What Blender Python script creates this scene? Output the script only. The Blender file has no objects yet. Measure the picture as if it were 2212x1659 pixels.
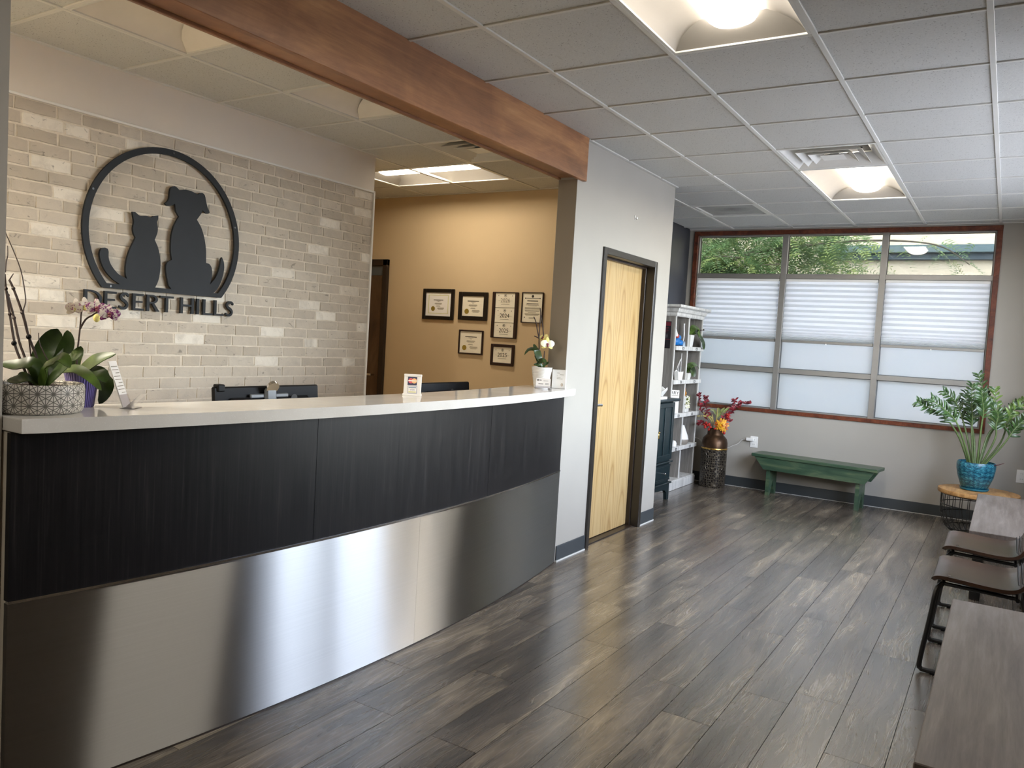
import bpy, bmesh, math, random
from mathutils import Vector, Matrix, Euler
random.seed(7)
SC = bpy.context.scene
C = SC.collection
PI = math.pi

# ------------------------------------------------------------------ camera
cam_d = bpy.data.cameras.new('camera'); cam = bpy.data.objects.new('camera', cam_d); C.objects.link(cam)
YAW, PITCH, ROLL = -0.5564, -0.0579, 0.0589
_f = Vector((math.sin(YAW)*math.cos(PITCH), math.cos(YAW)*math.cos(PITCH), math.sin(PITCH)))
_r = Vector((math.cos(YAW), -math.sin(YAW), 0)); _u = _r.cross(_f)
_r2 = _r*math.cos(ROLL)+_u*math.sin(ROLL); _u2 = -_r*math.sin(ROLL)+_u*math.cos(ROLL)
cam.matrix_world = Matrix(((_r2.x, _u2.x, -_f.x, 1.3786), (_r2.y, _u2.y, -_f.y, -3.4017), (_r2.z, _u2.z, -_f.z, 1.4447), (0, 0, 0, 1)))
cam_d.sensor_width = 36; cam_d.lens = 1713.72/2212*36; cam_d.clip_start = 0.05
SC.camera = cam

# ------------------------------------------------------------------ sky, sun, exposure
w = bpy.data.worlds.new('sky'); SC.world = w; w.use_nodes = True
nt = w.node_tree; bg = nt.nodes['Background']
sk = nt.nodes.new('ShaderNodeTexSky'); sk.sky_type = 'NISHITA'; sk.sun_disc = False
sk.sun_elevation = math.radians(52); sk.sun_rotation = math.radians(215); sk.altitude = 800; sk.dust_density = 2.5; sk.air_density = 1.0
hz = nt.nodes.new('ShaderNodeHueSaturation'); hz.inputs['Saturation'].default_value = .45; nt.links.new(sk.outputs[0], hz.inputs['Color']); tn = nt.nodes.new('ShaderNodeMix'); tn.data_type = 'RGBA'; tn.blend_type = 'MULTIPLY'; tn.inputs[0].default_value = 1; tn.inputs[7].default_value = (1.0, .965, .99, 1); nt.links.new(hz.outputs[0], tn.inputs[6]); nt.links.new(tn.outputs[2], bg.inputs[0]); bg.inputs[1].default_value = 1.45
sd = bpy.data.lights.new('sun', 'SUN'); sd.energy = 1.0; sd.angle = math.radians(1.5); sd.color = (1, .95, .87)
sun = bpy.data.objects.new('sun', sd); C.objects.link(sun)
sun.rotation_euler = Vector((.25, .35, -.9)).to_track_quat('-Z', 'Y').to_euler()
vs = SC.view_settings
vs.view_transform = 'Standard'; vs.look = 'None'; vs.exposure = 2.0; vs.gamma = 1.0; vs.use_curve_mapping = False
SC.cycles.max_bounces = 8; SC.cycles.diffuse_bounces = 4; SC.cycles.glossy_bounces = 3; SC.cycles.transmission_bounces = 5; SC.cycles.transparent_max_bounces = 8
SC.cycles.use_adaptive_sampling = True; SC.cycles.adaptive_threshold = .05
SC.cycles.caustics_reflective = False; SC.cycles.caustics_refractive = False
SC.cycles.sample_clamp_indirect = 6.0
pd = bpy.data.lights.new('window_portal', 'AREA'); pd.shape = 'RECTANGLE'; pd.size = 1.73; pd.size_y = 3.4; pd.cycles.is_portal = True      # sampling portal on the storefront opening, gives no light of its own
portal = bpy.data.objects.new('window_portal', pd); C.objects.link(portal); portal.location = (2.1, 2.15, 1.785); portal.rotation_euler = (0, PI/2, 0)
LAMP_LOBBY = 8.0; LAMP_OFFICE = 5.8

# ------------------------------------------------------------------ materials
MATS = {}
def nmat(name):
    m = bpy.data.materials.new(name); m.use_nodes = True; MATS[name] = m
    return m, m.node_tree, m.node_tree.nodes['Principled BSDF']
def nd(nt, t, ins=None, **props):
    n = nt.nodes.new('ShaderNode'+t)
    for k, v in props.items(): setattr(n, k, v)
    for k, v in (ins or {}).items():
        s = n.inputs[k]
        if isinstance(v, bpy.types.NodeSocket): nt.links.new(v, s)
        else: s.default_value = v
    return n
def c4(c): return (c[0], c[1], c[2], 1)
def hx(h, k=1.0):
    h = h.lstrip('#'); r = [int(h[i:i+2], 16)/255 for i in (0, 2, 4)]
    return tuple((x/12.92 if x <= .04045 else ((x+.055)/1.055)**2.4)*k for x in r)
def ramp(nt, fac, stops, interp='LINEAR'):
    r = nd(nt, 'ValToRGB', {'Fac': fac}); e = r.color_ramp.elements; r.color_ramp.interpolation = interp
    while len(e) < len(stops): e.new(.5)
    for x, (p, c) in zip(e, stops): x.position = p; x.color = c4(c)
    return r.outputs[0]
def mixc(nt, fac, a, b, mode='MIX'):
    n = nd(nt, 'Mix', data_type='RGBA', blend_type=mode)
    for i, v in ((0, fac), (6, a), (7, b)):
        if isinstance(v, bpy.types.NodeSocket): nt.links.new(v, n.inputs[i])
        else: n.inputs[i].default_value = v if i == 0 else c4(v)
    return n.outputs[2]
def mth(nt, op, a, b=None, cl=False):
    n = nd(nt, 'Math', operation=op, use_clamp=cl)
    for i, v in enumerate((a, b)):
        if v is None: continue
        if isinstance(v, bpy.types.NodeSocket): nt.links.new(v, n.inputs[i])
        else: n.inputs[i].default_value = v
    return n.outputs[0]
def coords(nt, scale=(1, 1, 1), rnd=0.0, out='Object', rot=(0, 0, 0)):
    t = nd(nt, 'TexCoord').outputs[out]
    if rnd:
        oi = nd(nt, 'ObjectInfo'); o = mth(nt, 'MULTIPLY', oi.outputs['Random'], rnd)
        cb = nd(nt, 'CombineXYZ', {0: o, 1: o, 2: o}); t = nd(nt, 'VectorMath', {0: t, 1: cb.outputs[0]}, operation='ADD').outputs[0]
    return nd(nt, 'Mapping', {'Vector': t, 'Scale': scale, 'Rotation': rot}).outputs[0]
def noise(nt, v, scale, detail=4, rough=.55, dist=0): return nd(nt, 'TexNoise', {'Vector': v, 'Scale': scale, 'Detail': detail, 'Roughness': rough, 'Distortion': dist}).outputs[0]
def bump(nt, b, h, strength=.2, dist=.01):
    n = nd(nt, 'Bump', {'Height': h, 'Strength': strength, 'Distance': dist}); nt.links.new(n.outputs[0], b.inputs['Normal'])
def setb(b, color=None, rough=.5, metal=0, spec=.5, coat=0, nt=None):
    if color is not None:
        if isinstance(color, bpy.types.NodeSocket): b.id_data.links.new(color, b.inputs['Base Color'])
        else: b.inputs['Base Color'].default_value = c4(color)
    if isinstance(rough, bpy.types.NodeSocket): b.id_data.links.new(rough, b.inputs['Roughness'])
    else: b.inputs['Roughness'].default_value = rough
    b.inputs['Metallic'].default_value = metal; b.inputs['Specular IOR Level'].default_value = spec; b.inputs['Coat Weight'].default_value = coat
def plain(name, col, rough=.5, metal=0, spec=.5, var=.06, vs=12, bmp=0, coat=0):
    """one colour with a little tone variation and optional fine relief"""
    m, nt, b = nmat(name); v = coords(nt)
    n = noise(nt, v, vs, 3)
    lo = tuple(max(0, x*(1-var)) for x in col); hi = tuple(x*(1+var) for x in col)
    setb(b, ramp(nt, n, [(.3, lo), (.7, hi)]), rough, metal, spec, coat)
    if bmp: bump(nt, b, noise(nt, v, 180, 3), bmp, .002)
    return m
def woodm(name, cols, scale=(8, 8, 1), rough=.45, ring=6, spec=.4, dist=1.5, rnd=0, fine=.25, coat=0, bmp=.08):
    """wood grain: stretched noise, distorted bands and fine pores; cols dark, mid, light"""
    m, nt, b = nmat(name); v = coords(nt, scale, rnd)
    n1 = noise(nt, v, 1.2, 6, .6, dist)
    n2 = noise(nt, v, ring, 3, .5, .6)
    n3 = noise(nt, nd(nt, 'Mapping', {'Vector': v, 'Scale': (9, 9, 1)}).outputs[0], 3, 2)
    f = mth(nt, 'ADD', mth(nt, 'MULTIPLY', n1, .75), mth(nt, 'MULTIPLY', n2, .25))
    col = ramp(nt, f, [(.32, cols[0]), (.5, cols[1]), (.66, cols[2])])
    col = mixc(nt, mth(nt, 'MULTIPLY', ramp(nt, n3, [(.42, (1, 1, 1)), (.56, (0, 0, 0))]), fine), col, cols[0])
    setb(b, col, rough, 0, spec, coat)
    if bmp: bump(nt, b, n3, bmp, .002)
    return m

plain('paint_grey', hx('#a9a49b'), .75, var=.02, vs=3, bmp=.03)
plain('paint_soffit', hx('#ddd4c8'), .75, var=.02, vs=3, bmp=.03)
plain('paint_right', hx('#6e5d4b'), .6, var=.04, vs=3, bmp=.03)
plain('paint_tan', hx('#cdb692'), .75, var=.02, vs=3, bmp=.03)
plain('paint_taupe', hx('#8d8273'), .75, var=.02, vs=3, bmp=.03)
plain('paint_charcoal', hx('#3a3c42'), .42, var=.03, vs=3, bmp=.03)
plain('rubber_base', hx('#3b4043'), .45, var=.04)
plain('caulk', hx('#d8d8d4'), .6)
plain('frame_bronze', hx('#2a2622'), .32, spec=.6)
plain('frame_bronze_dark', hx('#2b211a'), .35, spec=.5)
plain('aluminium', hx('#a09d98'), .42, .55, var=.03)
plain('white_metal', hx('#e4e2dc'), .4, var=.02)
plain('tee_white', hx('#d6d5cf'), .4, var=.02)
plain('reflector', hx('#96918a'), .45, var=.02)  # colour darkened to offset the glow beside lit lenses
plain('reflector_unlit', hx('#e2dcd2'), .45, var=.02)  # paler copy of the same reflectors for the unlit troffers
plain('black_metal', hx('#141414'), .38, spec=.6)
plain('chrome', hx('#d8d8d8'), .12, 1)
plain('gold', hx('#e2b866'), .25, 1)
plain('black_plastic', hx('#0b0c0f'), .55, spec=.2)
plain('grey_plastic', hx('#53585c'), .35)
plain('white_plastic', hx('#eceae6'), .35, var=.02)
plain('sign_black', hx('#1d1f22'), .55, spec=.22, var=.12, vs=6)
plain('paper', hx('#ece5d2'), .8, var=.03)
plain('paper_white', hx('#f1eeea'), .7, var=.02)
plain('paper_cream', hx('#e6d39c'), .8, var=.04)
plain('ink', hx('#3c372f'), .8)
plain('ink_soft', hx('#8b8474'), .8)
plain('seal_gold', hx('#a08a3c'), .4, .3)
plain('frame_black', hx('#120e0c'), .3, spec=.6)
plain('frame_brown', hx('#2c1a15'), .35, spec=.5)
plain('dark_void', hx('#16181a'), .8)
plain('soil', hx('#3a2c22'), .95, var=.5, vs=60, bmp=.8)
plain('stem_brown', hx('#33211a'), .6, var=.2, vs=40)
plain('stem_green', hx('#56683a'), .5, var=.2, vs=30)
plain('petal_yellow', hx('#ece08a'), .5, var=.12, vs=30)
plain('petal_cream', hx('#f2efd2'), .5, var=.06, vs=30)
plain('lip_maroon', hx('#8e4a52'), .5)
plain('ceramic_white', hx('#e9e7e2'), .25, spec=.6, var=.02)
plain('diffuser_grey', hx('#8d857c'), .5)
plain('teal_glaze', hx('#176a83'), .25, spec=.6, var=.1)
plain('pleat_base', hx('#c9c9c6'), .5)
plain('blue_toy', hx('#1d6fb8'), .45, var=.2, vs=20)
plain('red_toy', hx('#b2483c'), .5, var=.2)
plain('navy_toy', hx('#20304f'), .5)
plain('card_navy', hx('#3d3f5c'), .5)
plain('card_red', hx('#d8646e'), .5)
plain('card_orange', hx('#f0c088'), .5)
plain('card_blue', hx('#8fa2b4'), .5)
plain('card_gold', hx('#dcd9a8'), .5)
plain('card_ink', hx('#8c90b0'), .5)
plain('poster_black', hx('#1d1a20'), .5)
plain('poster_red', hx('#6d2330'), .5)
plain('poster_grey', hx('#7f7a80'), .6)
plain('berry_red', hx('#a8281f'), .4, var=.3, vs=40)
plain('leaf_red', hx('#8a2530'), .5, var=.45, vs=25)
plain('leaf_darkred', hx('#5a1a24'), .5, var=.4, vs=25)
plain('leaf_olive', hx('#68702f'), .5, var=.4, vs=25)
plain('grass_straw', hx('#b3a45e'), .6, var=.3, vs=25)
plain('petal_gold', hx('#e0a01f'), .5, var=.3, vs=40)
plain('petal_orange', hx('#c4641a'), .5, var=.3, vs=40)
plain('dried_orange', hx('#b07a35'), .7, var=.3, vs=40)
plain('concrete', hx('#919294'), .85, var=.12, vs=.6)
plain('stucco', hx('#c9b9a2'), .9, var=.04, vs=2, bmp=.2)
plain('band_teal', hx('#4a5b5f'), .6, var=.05)
plain('band_slate', hx('#333f47'), .6, var=.05)
plain('bark', hx('#5b5144'), .9, var=.35, vs=20, bmp=.6)
plain('box_teal', hx('#1c2a2e'), .33, spec=.5, var=.08, vs=8)
plain('desk_bounce', hx('#dcd3c3'), .5)  # hidden desk surfaces, kept pale to bounce light upward
plain('carpet_beige_bounce', hx('#d2c6ae'), .95, var=.15, vs=40)  # unseen office floor, kept pale to bounce light onto the ceiling

def mats_special():
    # whitewashed brick: per-brick tone, smears of grey mortar wash and dark scuffs
    m, nt, b = nmat('brick_white'); oi = nd(nt, 'ObjectInfo'); v = coords(nt, rnd=40)
    tone = ramp(nt, oi.outputs['Random'], [(0, hx('#b3a898')), (.45, hx('#bcb1a1')), (.88, hx('#c3b9aa')), (.92, hx('#dcd4c6')), (1, hx('#e2dbce'))])
    n1 = noise(nt, v, 9, 5, .65, .8); col = mixc(nt, ramp(nt, n1, [(.45, (0, 0, 0)), (.75, (.55, .55, .55))]), tone, hx('#a59c90'))
    sc = noise(nt, nd(nt, 'Mapping', {'Vector': v, 'Scale': (1, .8, 1.9)}).outputs[0], 17, 6, .7, 1.2)
    col = mixc(nt, ramp(nt, sc, [(.61, (0, 0, 0)), (.67, (.75, .75, .75))]), col, hx('#7a736a'))
    setb(b, col, .7, 0, .3); bump(nt, b, noise(nt, v, 28, 6, .7), .35, .006)
    m, nt, b = nmat('mortar'); v = coords(nt); setb(b, ramp(nt, noise(nt, v, 30, 5, .7), [(.3, hx('#cabfae')), (.7, hx('#ddd3c2'))]), .85, 0, .2); bump(nt, b, noise(nt, v, 60, 5), .4, .004)
    # vinyl plank: smoky grey-brown with swirling grain
    m, nt, b = nmat('plank'); oi = nd(nt, 'ObjectInfo'); v = coords(nt, (1, 1, 1), 53)
    v0 = nd(nt, 'Mapping', {'Vector': v, 'Scale': (7.5, 1.1, 1)}).outputs[0]
    warp = nd(nt, 'TexNoise', {'Vector': v0, 'Scale': 1.3, 'Detail': 3, 'Roughness': .5}).outputs[1]
    wv = nd(nt, 'VectorMath', {0: v0, 1: nd(nt, 'VectorMath', {0: warp, 3: .85}, operation='SCALE').outputs[0]}, operation='ADD').outputs[0]
    n1 = noise(nt, wv, .75, 4, .55, .6); n2 = noise(nt, wv, 2.4, 7, .62, 1.0); n3 = noise(nt, wv, 7.5, 5, .6, .8)
    f = mth(nt, 'ADD', mth(nt, 'MULTIPLY', n1, .58), mth(nt, 'ADD', mth(nt, 'MULTIPLY', n2, .32), mth(nt, 'MULTIPLY', n3, .10)))
    col = ramp(nt, f, [(.36, hx('#37322d')), (.455, hx('#514941')), (.545, hx('#6c6153')), (.64, hx('#988a74'))])
    fine = noise(nt, nd(nt, 'Mapping', {'Vector': wv, 'Scale': (11, .9, 1)}).outputs[0], 2.2, 5, .65)
    col = mixc(nt, .32, col, ramp(nt, fine, [(.35, (.32, .32, .32)), (.65, (.68, .68, .68))]), 'OVERLAY')
    br = mth(nt, 'ADD', mth(nt, 'MULTIPLY', oi.outputs['Random'], .4), .84)
    hs = nd(nt, 'HueSaturation', {'Color': col, 'Value': br, 'Saturation': .92}); 
    setb(b, hs.outputs[0], mth(nt, 'ADD', mth(nt, 'MULTIPLY', fine, .06), .24), 0, .55, .75); b.inputs['Coat Roughness'].default_value = .27; b.inputs['Coat IOR'].default_value = 1.75; bump(nt, b, fine, .035, .0012)
    # brushed stainless sheet
    m, nt, b = nmat('steel'); v = coords(nt, (1, 1, 260), out='Object')
    n = noise(nt, v, 1.0, 3, .6); n2 = noise(nt, coords(nt), 2.2, 4, .6)
    setb(b, ramp(nt, n, [(.3, (.50, .495, .485)), (.7, (.53, .525, .515))]), mth(nt, 'ADD', mth(nt, 'MULTIPLY', n2, .05), .36), 1)
    tg = nd(nt, 'Tangent', direction_type='UV_MAP')
    gl = nd(nt, 'BsdfAnisotropic', {'Color': ramp(nt, n, [(.3, (.48, .475, .465)), (.7, (.51, .505, .495))]), 'Roughness': mth(nt, 'ADD', mth(nt, 'MULTIPLY', n2, .05), .35), 'Anisotropy': .87, 'Rotation': 0.0, 'Tangent': tg.outputs[0]}, distribution='GGX')
    nt.links.new(gl.outputs[0], nt.nodes['Material Output'].inputs[0])
    # black wood-grain laminate, vertical streaks
    m, nt, b = nmat('laminate'); v = coords(nt, (1, 38, 1.1)); n = noise(nt, v, 1.6, 6, .65, .3); n2 = noise(nt, coords(nt, (1, 150, 2)), 1.5, 3, .6)
    f = mth(nt, 'ADD', mth(nt, 'MULTIPLY', n, .6), mth(nt, 'MULTIPLY', n2, .4))
    setb(b, ramp(nt, f, [(.36, hx('#0d0c0e')), (.55, hx('#181617')), (.72, hx('#312d2c'))]), mth(nt, 'ADD', mth(nt, 'MULTIPLY', f, .25), .26), 0, .3)
    bump(nt, b, n2, .12, .001)
    # quartz
    m, nt, b = nmat('quartz'); v = coords(nt); n = noise(nt, v, 240, 2, .7); n2 = noise(nt, v, 6, 4)
    col = mixc(nt, ramp(nt, n, [(.60, (0, 0, 0)), (.68, (.5, .5, .5))]), ramp(nt, n2, [(.3, hx('#dedad2')), (.7, hx('#e9e6e0'))]), hx('#f6f4f0'))
    setb(b, col, .09, 0, .5)
    # acoustic ceiling tile: pin holes and fissures
    m, nt, b = nmat('ceiling_tile'); v = coords(nt, rnd=30)
    vo = nd(nt, 'TexVoronoi', {'Vector': nd(nt, 'Mapping', {'Vector': v, 'Scale': (1, 1.7, 1)}).outputs[0], 'Scale': 70, 'Randomness': 1}).outputs[0]
    n = noise(nt, v, 40, 5, .7, 1.5)
    hole = mth(nt, 'MULTIPLY', ramp(nt, vo, [(.16, (1, 1, 1)), (.28, (0, 0, 0))]), ramp(nt, n, [(.48, (0, 0, 0)), (.56, (1, 1, 1))]))
    col = mixc(nt, mth(nt, 'MULTIPLY', hole, .8), ramp(nt, noise(nt, v, 140, 3), [(.3, hx('#c5c5c2')), (.7, hx('#d0d0cc'))]), hx('#6f6c66'))
    setb(b, col, .9, 0, .2); bump(nt, b, mth(nt, 'SUBTRACT', 1, hole), .5, .003)
    # stained plywood beam
    m, nt, b = nmat('beam_wood'); v = coords(nt, (3, 1.2, 7)); n1 = noise(nt, v, 1.1, 6, .62, 1.0); n2 = noise(nt, coords(nt, (1, 1, 1)), 2.1, 4, .6, .8)
    n3 = noise(nt, coords(nt, (4, 4, 90)), 1.3, 4, .6)
    f = mth(nt, 'ADD', mth(nt, 'MULTIPLY', n1, .5), mth(nt, 'ADD', mth(nt, 'MULTIPLY', n2, .35), mth(nt, 'MULTIPLY', n3, .15)))
    col = ramp(nt, f, [(.33, hx('#6a4831')), (.5, hx('#976846')), (.62, hx('#b38257')), (.74, hx('#c9996c'))])
    setb(b, col, .42, 0, .45); bump(nt, b, n3, .06, .002)
    # maple veneer: cathedral figure running up the door (local z)
    m, nt, b = nmat('maple'); oc = nd(nt, 'TexCoord').outputs['Object']; sp_ = nd(nt, 'SeparateXYZ', {0: oc})
    lw = mth(nt, 'MULTIPLY', sp_.outputs[1], 4.6)                      # veneer leaves about 22 cm wide, book matched
    leafn = mth(nt, 'FLOOR', lw); fr_ = mth(nt, 'SUBTRACT', mth(nt, 'FRACT', lw), .5); mir = mth(nt, 'ABSOLUTE', fr_)
    zz = mth(nt, 'ADD', mth(nt, 'MULTIPLY', sp_.outputs[2], .42), mth(nt, 'MULTIPLY', leafn, .013))
    wob = noise(nt, coords(nt, (1, 1.5, .9)), 1.6, 2, .5)
    # cathedral arches: parabolas in z across each leaf
    arch = mth(nt, 'ADD', mth(nt, 'ADD', zz, mth(nt, 'MULTIPLY', mth(nt, 'MULTIPLY', mir, mir), 2.2)), mth(nt, 'MULTIPLY', wob, .5))
    band = mth(nt, 'PINGPONG', mth(nt, 'MULTIPLY', arch, 4.2), .5)
    col = ramp(nt, band, [(.0, hx('#a07a48')), (.05, hx('#b08e5a')), (.16, hx('#c2a26c')), (.5, hx('#cbae7c'))])
    col = mixc(nt, .22, col, ramp(nt, noise(nt, coords(nt, (1, 2.5, .8)), 1.5, 3), [(.3, hx('#ad8953')), (.7, hx('#d2bd93'))]))
    fine = noise(nt, coords(nt, (1, 130, 3)), 1, 3); col = mixc(nt, .12, col, ramp(nt, fine, [(.3, hx('#977241')), (.7, hx('#d4bf95'))]))
    tone = noise(nt, nd(nt, 'CombineXYZ', {0: leafn}).outputs[0], 3.1, 1)
    hs = nd(nt, 'HueSaturation', {'Color': col, 'Value': mth(nt, 'ADD', mth(nt, 'MULTIPLY', tone, .5), .68), 'Saturation': 1.0})
    setb(b, hs.outputs[0], .3, 0, .45)
    # embossed star-flower planter: white faces, grey incised lines in a triangular lattice (radial coords from UV)
    m, nt, b = nmat('planter_star'); uv = nd(nt, 'TexCoord').outputs['UV']; sx = nd(nt, 'SeparateXYZ', {0: uv})
    U, V = sx.outputs[0], sx.outputs[1]
    def lat(su, sv):   # distance to the lines of one line family, period 1
        t = mth(nt, 'ADD', mth(nt, 'MULTIPLY', U, su), mth(nt, 'MULTIPLY', V, sv)); fr = mth(nt, 'FRACT', t); return mth(nt, 'ABSOLUTE', mth(nt, 'SUBTRACT', fr, .5))
    lines = None
    for su, sv, th_ in ((0, 1.1547, .465), (1, .57735, .465), (1, -.57735, .465), (2, 0, .445), (1, 1.73205, .445), (1, -1.73205, .445)):
        d = mth(nt, 'GREATER_THAN', lat(su, sv), th_); lines = d if lines is None else mth(nt, 'MAXIMUM', lines, d)
    setb(b, mixc(nt, lines, hx('#d9d5cc'), hx('#6e6a64')), .4, 0, .4); bump(nt, b, mth(nt, 'SUBTRACT', 1, lines), .5, .003)
    m, nt, b = nmat('purple_glaze'); uv = nd(nt, 'TexCoord').outputs['UV']
    wv = nd(nt, 'TexWave', {'Vector': nd(nt, 'Mapping', {'Vector': uv, 'Scale': (1, .12, 1)}).outputs[0], 'Scale': 4.4, 'Distortion': 3.0, 'Detail': 1, 'Detail Scale': 1}, wave_type='BANDS', bands_direction='X').outputs[1]
    setb(b, ramp(nt, wv, [(.2, hx('#54488c')), (.8, hx('#7a70b2'))]), .3, 0, .5); bump(nt, b, wv, .7, .006)
    m, nt, b = nmat('white_wavy'); uv = nd(nt, 'TexCoord').outputs['UV']
    wv = nd(nt, 'TexWave', {'Vector': nd(nt, 'Mapping', {'Vector': uv, 'Scale': (.25, 1, 1)}).outputs[0], 'Scale': 4.0, 'Distortion': 2.5, 'Detail': 1, 'Detail Scale': 1}, wave_type='BANDS', bands_direction='Y').outputs[1]
    setb(b, hx('#e4e2dd'), .3, 0, .5); bump(nt, b, wv, .9, .012)
    # turquoise pot with pressed floral scales
    m, nt, b = nmat('pot_turquoise'); uv = nd(nt, 'TexCoord').outputs['UV']
    vo = nd(nt, 'TexVoronoi', {'Vector': nd(nt, 'Mapping', {'Vector': uv, 'Scale': (1, 1.1, 1)}).outputs[0], 'Scale': 1.5, 'Randomness': .35}).outputs[0]
    fan = nd(nt, 'TexWave', {'Vector': uv, 'Scale': 1.6, 'Distortion': 8, 'Detail': 3, 'Detail Scale': 2.2}, wave_type='RINGS').outputs[1]
    f = mth(nt, 'ADD', mth(nt, 'MULTIPLY', vo, .7), mth(nt, 'MULTIPLY', fan, .5))
    setb(b, ramp(nt, f, [(.25, hx('#4a93a0')), (.5, hx('#1b667d')), (.75, hx('#0b3a50'))]), .3, 0, .55); bump(nt, b, f, -.6, .008)
    # hammered metal vase body and aged bronze shoulder
    m, nt, b = nmat('vase_hammered'); uv = nd(nt, 'TexCoord').outputs['UV']
    vo = nd(nt, 'TexVoronoi', {'Vector': uv, 'Scale': 1.0, 'Randomness': .55}, feature='DISTANCE_TO_EDGE').outputs[0]
    e = ramp(nt, vo, [(.06, (1, 1, 1)), (.16, (0, 0, 0))])
    setb(b, mixc(nt, e, hx('#37322f'), hx('#6f6658')), .33, .7, .5); bump(nt, b, e, .8, .006)
    m, nt, b = nmat('vase_bronze'); v = coords(nt); setb(b, ramp(nt, noise(nt, v, 9, 5, .6, .5), [(.3, hx('#33251b')), (.7, hx('#624833'))]), .36, .75)
    # leather, bench laminate, green bench, whitewashed shelf
    m, nt, b = nmat('leather_brown'); v = coords(nt); n = noise(nt, v, 5, 4, .6); setb(b, ramp(nt, n, [(.3, hx('#33241c')), (.7, hx('#493529'))]), mth(nt, 'ADD', mth(nt, 'MULTIPLY', noise(nt, v, 4, 2), .08), .22), 0, .5); bump(nt, b, nd(nt, 'TexVoronoi', {'Vector': v, 'Scale': 260}).outputs[0], .05, .001)
    m, nt, b = nmat('bench_grey'); v = coords(nt, (14, 1.5, 8)); n = noise(nt, v, 1.3, 6, .65, .5); n2 = noise(nt, coords(nt, (60, 3, 30)), 1, 4, .7)
    f = mth(nt, 'ADD', mth(nt, 'MULTIPLY', n, .6), mth(nt, 'MULTIPLY', n2, .4)); setb(b, ramp(nt, f, [(.3, hx('#564c46')), (.5, hx('#6f665f')), (.7, hx('#867d76'))]), .42, 0, .4); bump(nt, b, n2, .08, .001)
    m, nt, b = nmat('green_wood'); v = coords(nt, (1.4, 8, 10)); n = noise(nt, v, 1.4, 6, .62, 1.0); n2 = noise(nt, coords(nt), 3.2, 4)
    col = ramp(nt, n, [(.3, hx('#283a2c')), (.5, hx('#435741')), (.7, hx('#717a58'))]); col = mixc(nt, mth(nt, 'MULTIPLY', n2, .5), col, hx('#2b5245'))
    vo = nd(nt, 'TexVoronoi', {'Vector': coords(nt, (1, 1.2, 1.6)), 'Scale': 2.6}).outputs[0]
    col = mixc(nt, ramp(nt, vo, [(.03, (1, 1, 1)), (.075, (0, 0, 0))]), col, hx('#2a1f14')); setb(b, col, .32, 0, .5); bump(nt, b, n, .1, .002)
    m, nt, b = nmat('shelf_white'); v = coords(nt, (14, 14, 1.2), 9); n = noise(nt, v, 1.6, 6, .7, .4); n2 = noise(nt, coords(nt, (50, 50, 3), 9), 1, 4, .7)
    f = mth(nt, 'ADD', mth(nt, 'MULTIPLY', n, .6), mth(nt, 'MULTIPLY', n2, .4)); setb(b, ramp(nt, f, [(.32, hx('#a3a09c')), (.5, hx('#d4d2ce')), (.66, hx('#e6e4e0'))]), .6, 0, .3)
    m, nt, b = nmat('shelf_grey_shaded'); v = coords(nt, (9, 9, .8), 9); n = noise(nt, v, 1.8, 6, .7, .8); n2 = noise(nt, coords(nt, (40, 40, 2), 9), 1, 4, .7)  # grey wood, darkened further for the shade in the shelf
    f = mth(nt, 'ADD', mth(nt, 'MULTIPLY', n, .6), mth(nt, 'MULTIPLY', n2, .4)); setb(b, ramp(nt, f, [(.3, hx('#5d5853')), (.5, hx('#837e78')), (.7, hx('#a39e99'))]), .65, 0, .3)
    # thick leaves
    for nm, a, c in (('leaf_orchid', '#1f2c12', '#3c5220'), ('leaf_orchid_light', '#33471a', '#5a7430'), ('leaf_zz', '#1d2e19', '#3f5a2c'), ('leaf_zz_light', '#3c5728', '#748c44')):
        m, nt, b = nmat(nm); v = coords(nt, rnd=20); setb(b, ramp(nt, noise(nt, v, 18, 4), [(.3, hx(a)), (.7, hx(c))]), .33, 0, .5); b.inputs['Subsurface Weight'].default_value = 0
    m, nt, b = nmat('petal_purple'); v = coords(nt, rnd=20); n = noise(nt, v, 95, 3, .6, .6); setb(b, ramp(nt, n, [(.46, hx('#eadfd2')), (.53, hx('#8d3a78')), (.7, hx('#6c2460'))]), .5, 0, .3)
    m, nt, b = nmat('petal_purple_light'); v = coords(nt, rnd=20); n = noise(nt, v, 105, 3, .6, .6); setb(b, ramp(nt, n, [(.56, hx('#ece2d4')), (.62, hx('#9a5a80'))]), .5, 0, .3)
    # outdoor foliage: thin, lets light through
    for nm, c in (('foliage_green', '#7d9a68'), ('foliage_pale', '#b3c078')):
        m, nt, b = nmat(nm); v = coords(nt); col = ramp(nt, noise(nt, v, 2.2, 4), [(.3, tuple(x*.6 for x in hx(c))), (.7, hx(c))]); setb(b, col, .5, 0, .3)
        tr = nd(nt, 'BsdfTranslucent', {'Color': col}); ms = nd(nt, 'MixShader', {0: .45, 1: b.outputs[0], 2: tr.outputs[0]}); nt.links.new(ms.outputs[0], nt.nodes['Material Output'].inputs[0])
    # glazing: clear sheet (thin), frosted film, honeycomb fabric, acrylic
    def mixout(nt, fac, a, bb):
        ms = nd(nt, 'MixShader', {1: a, 2: bb})
        if isinstance(fac, bpy.types.NodeSocket): nt.links.new(fac, ms.inputs[0])
        else: ms.inputs[0].default_value = fac
        nt.links.new(ms.outputs[0], nt.nodes['Material Output'].inputs[0])
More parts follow.
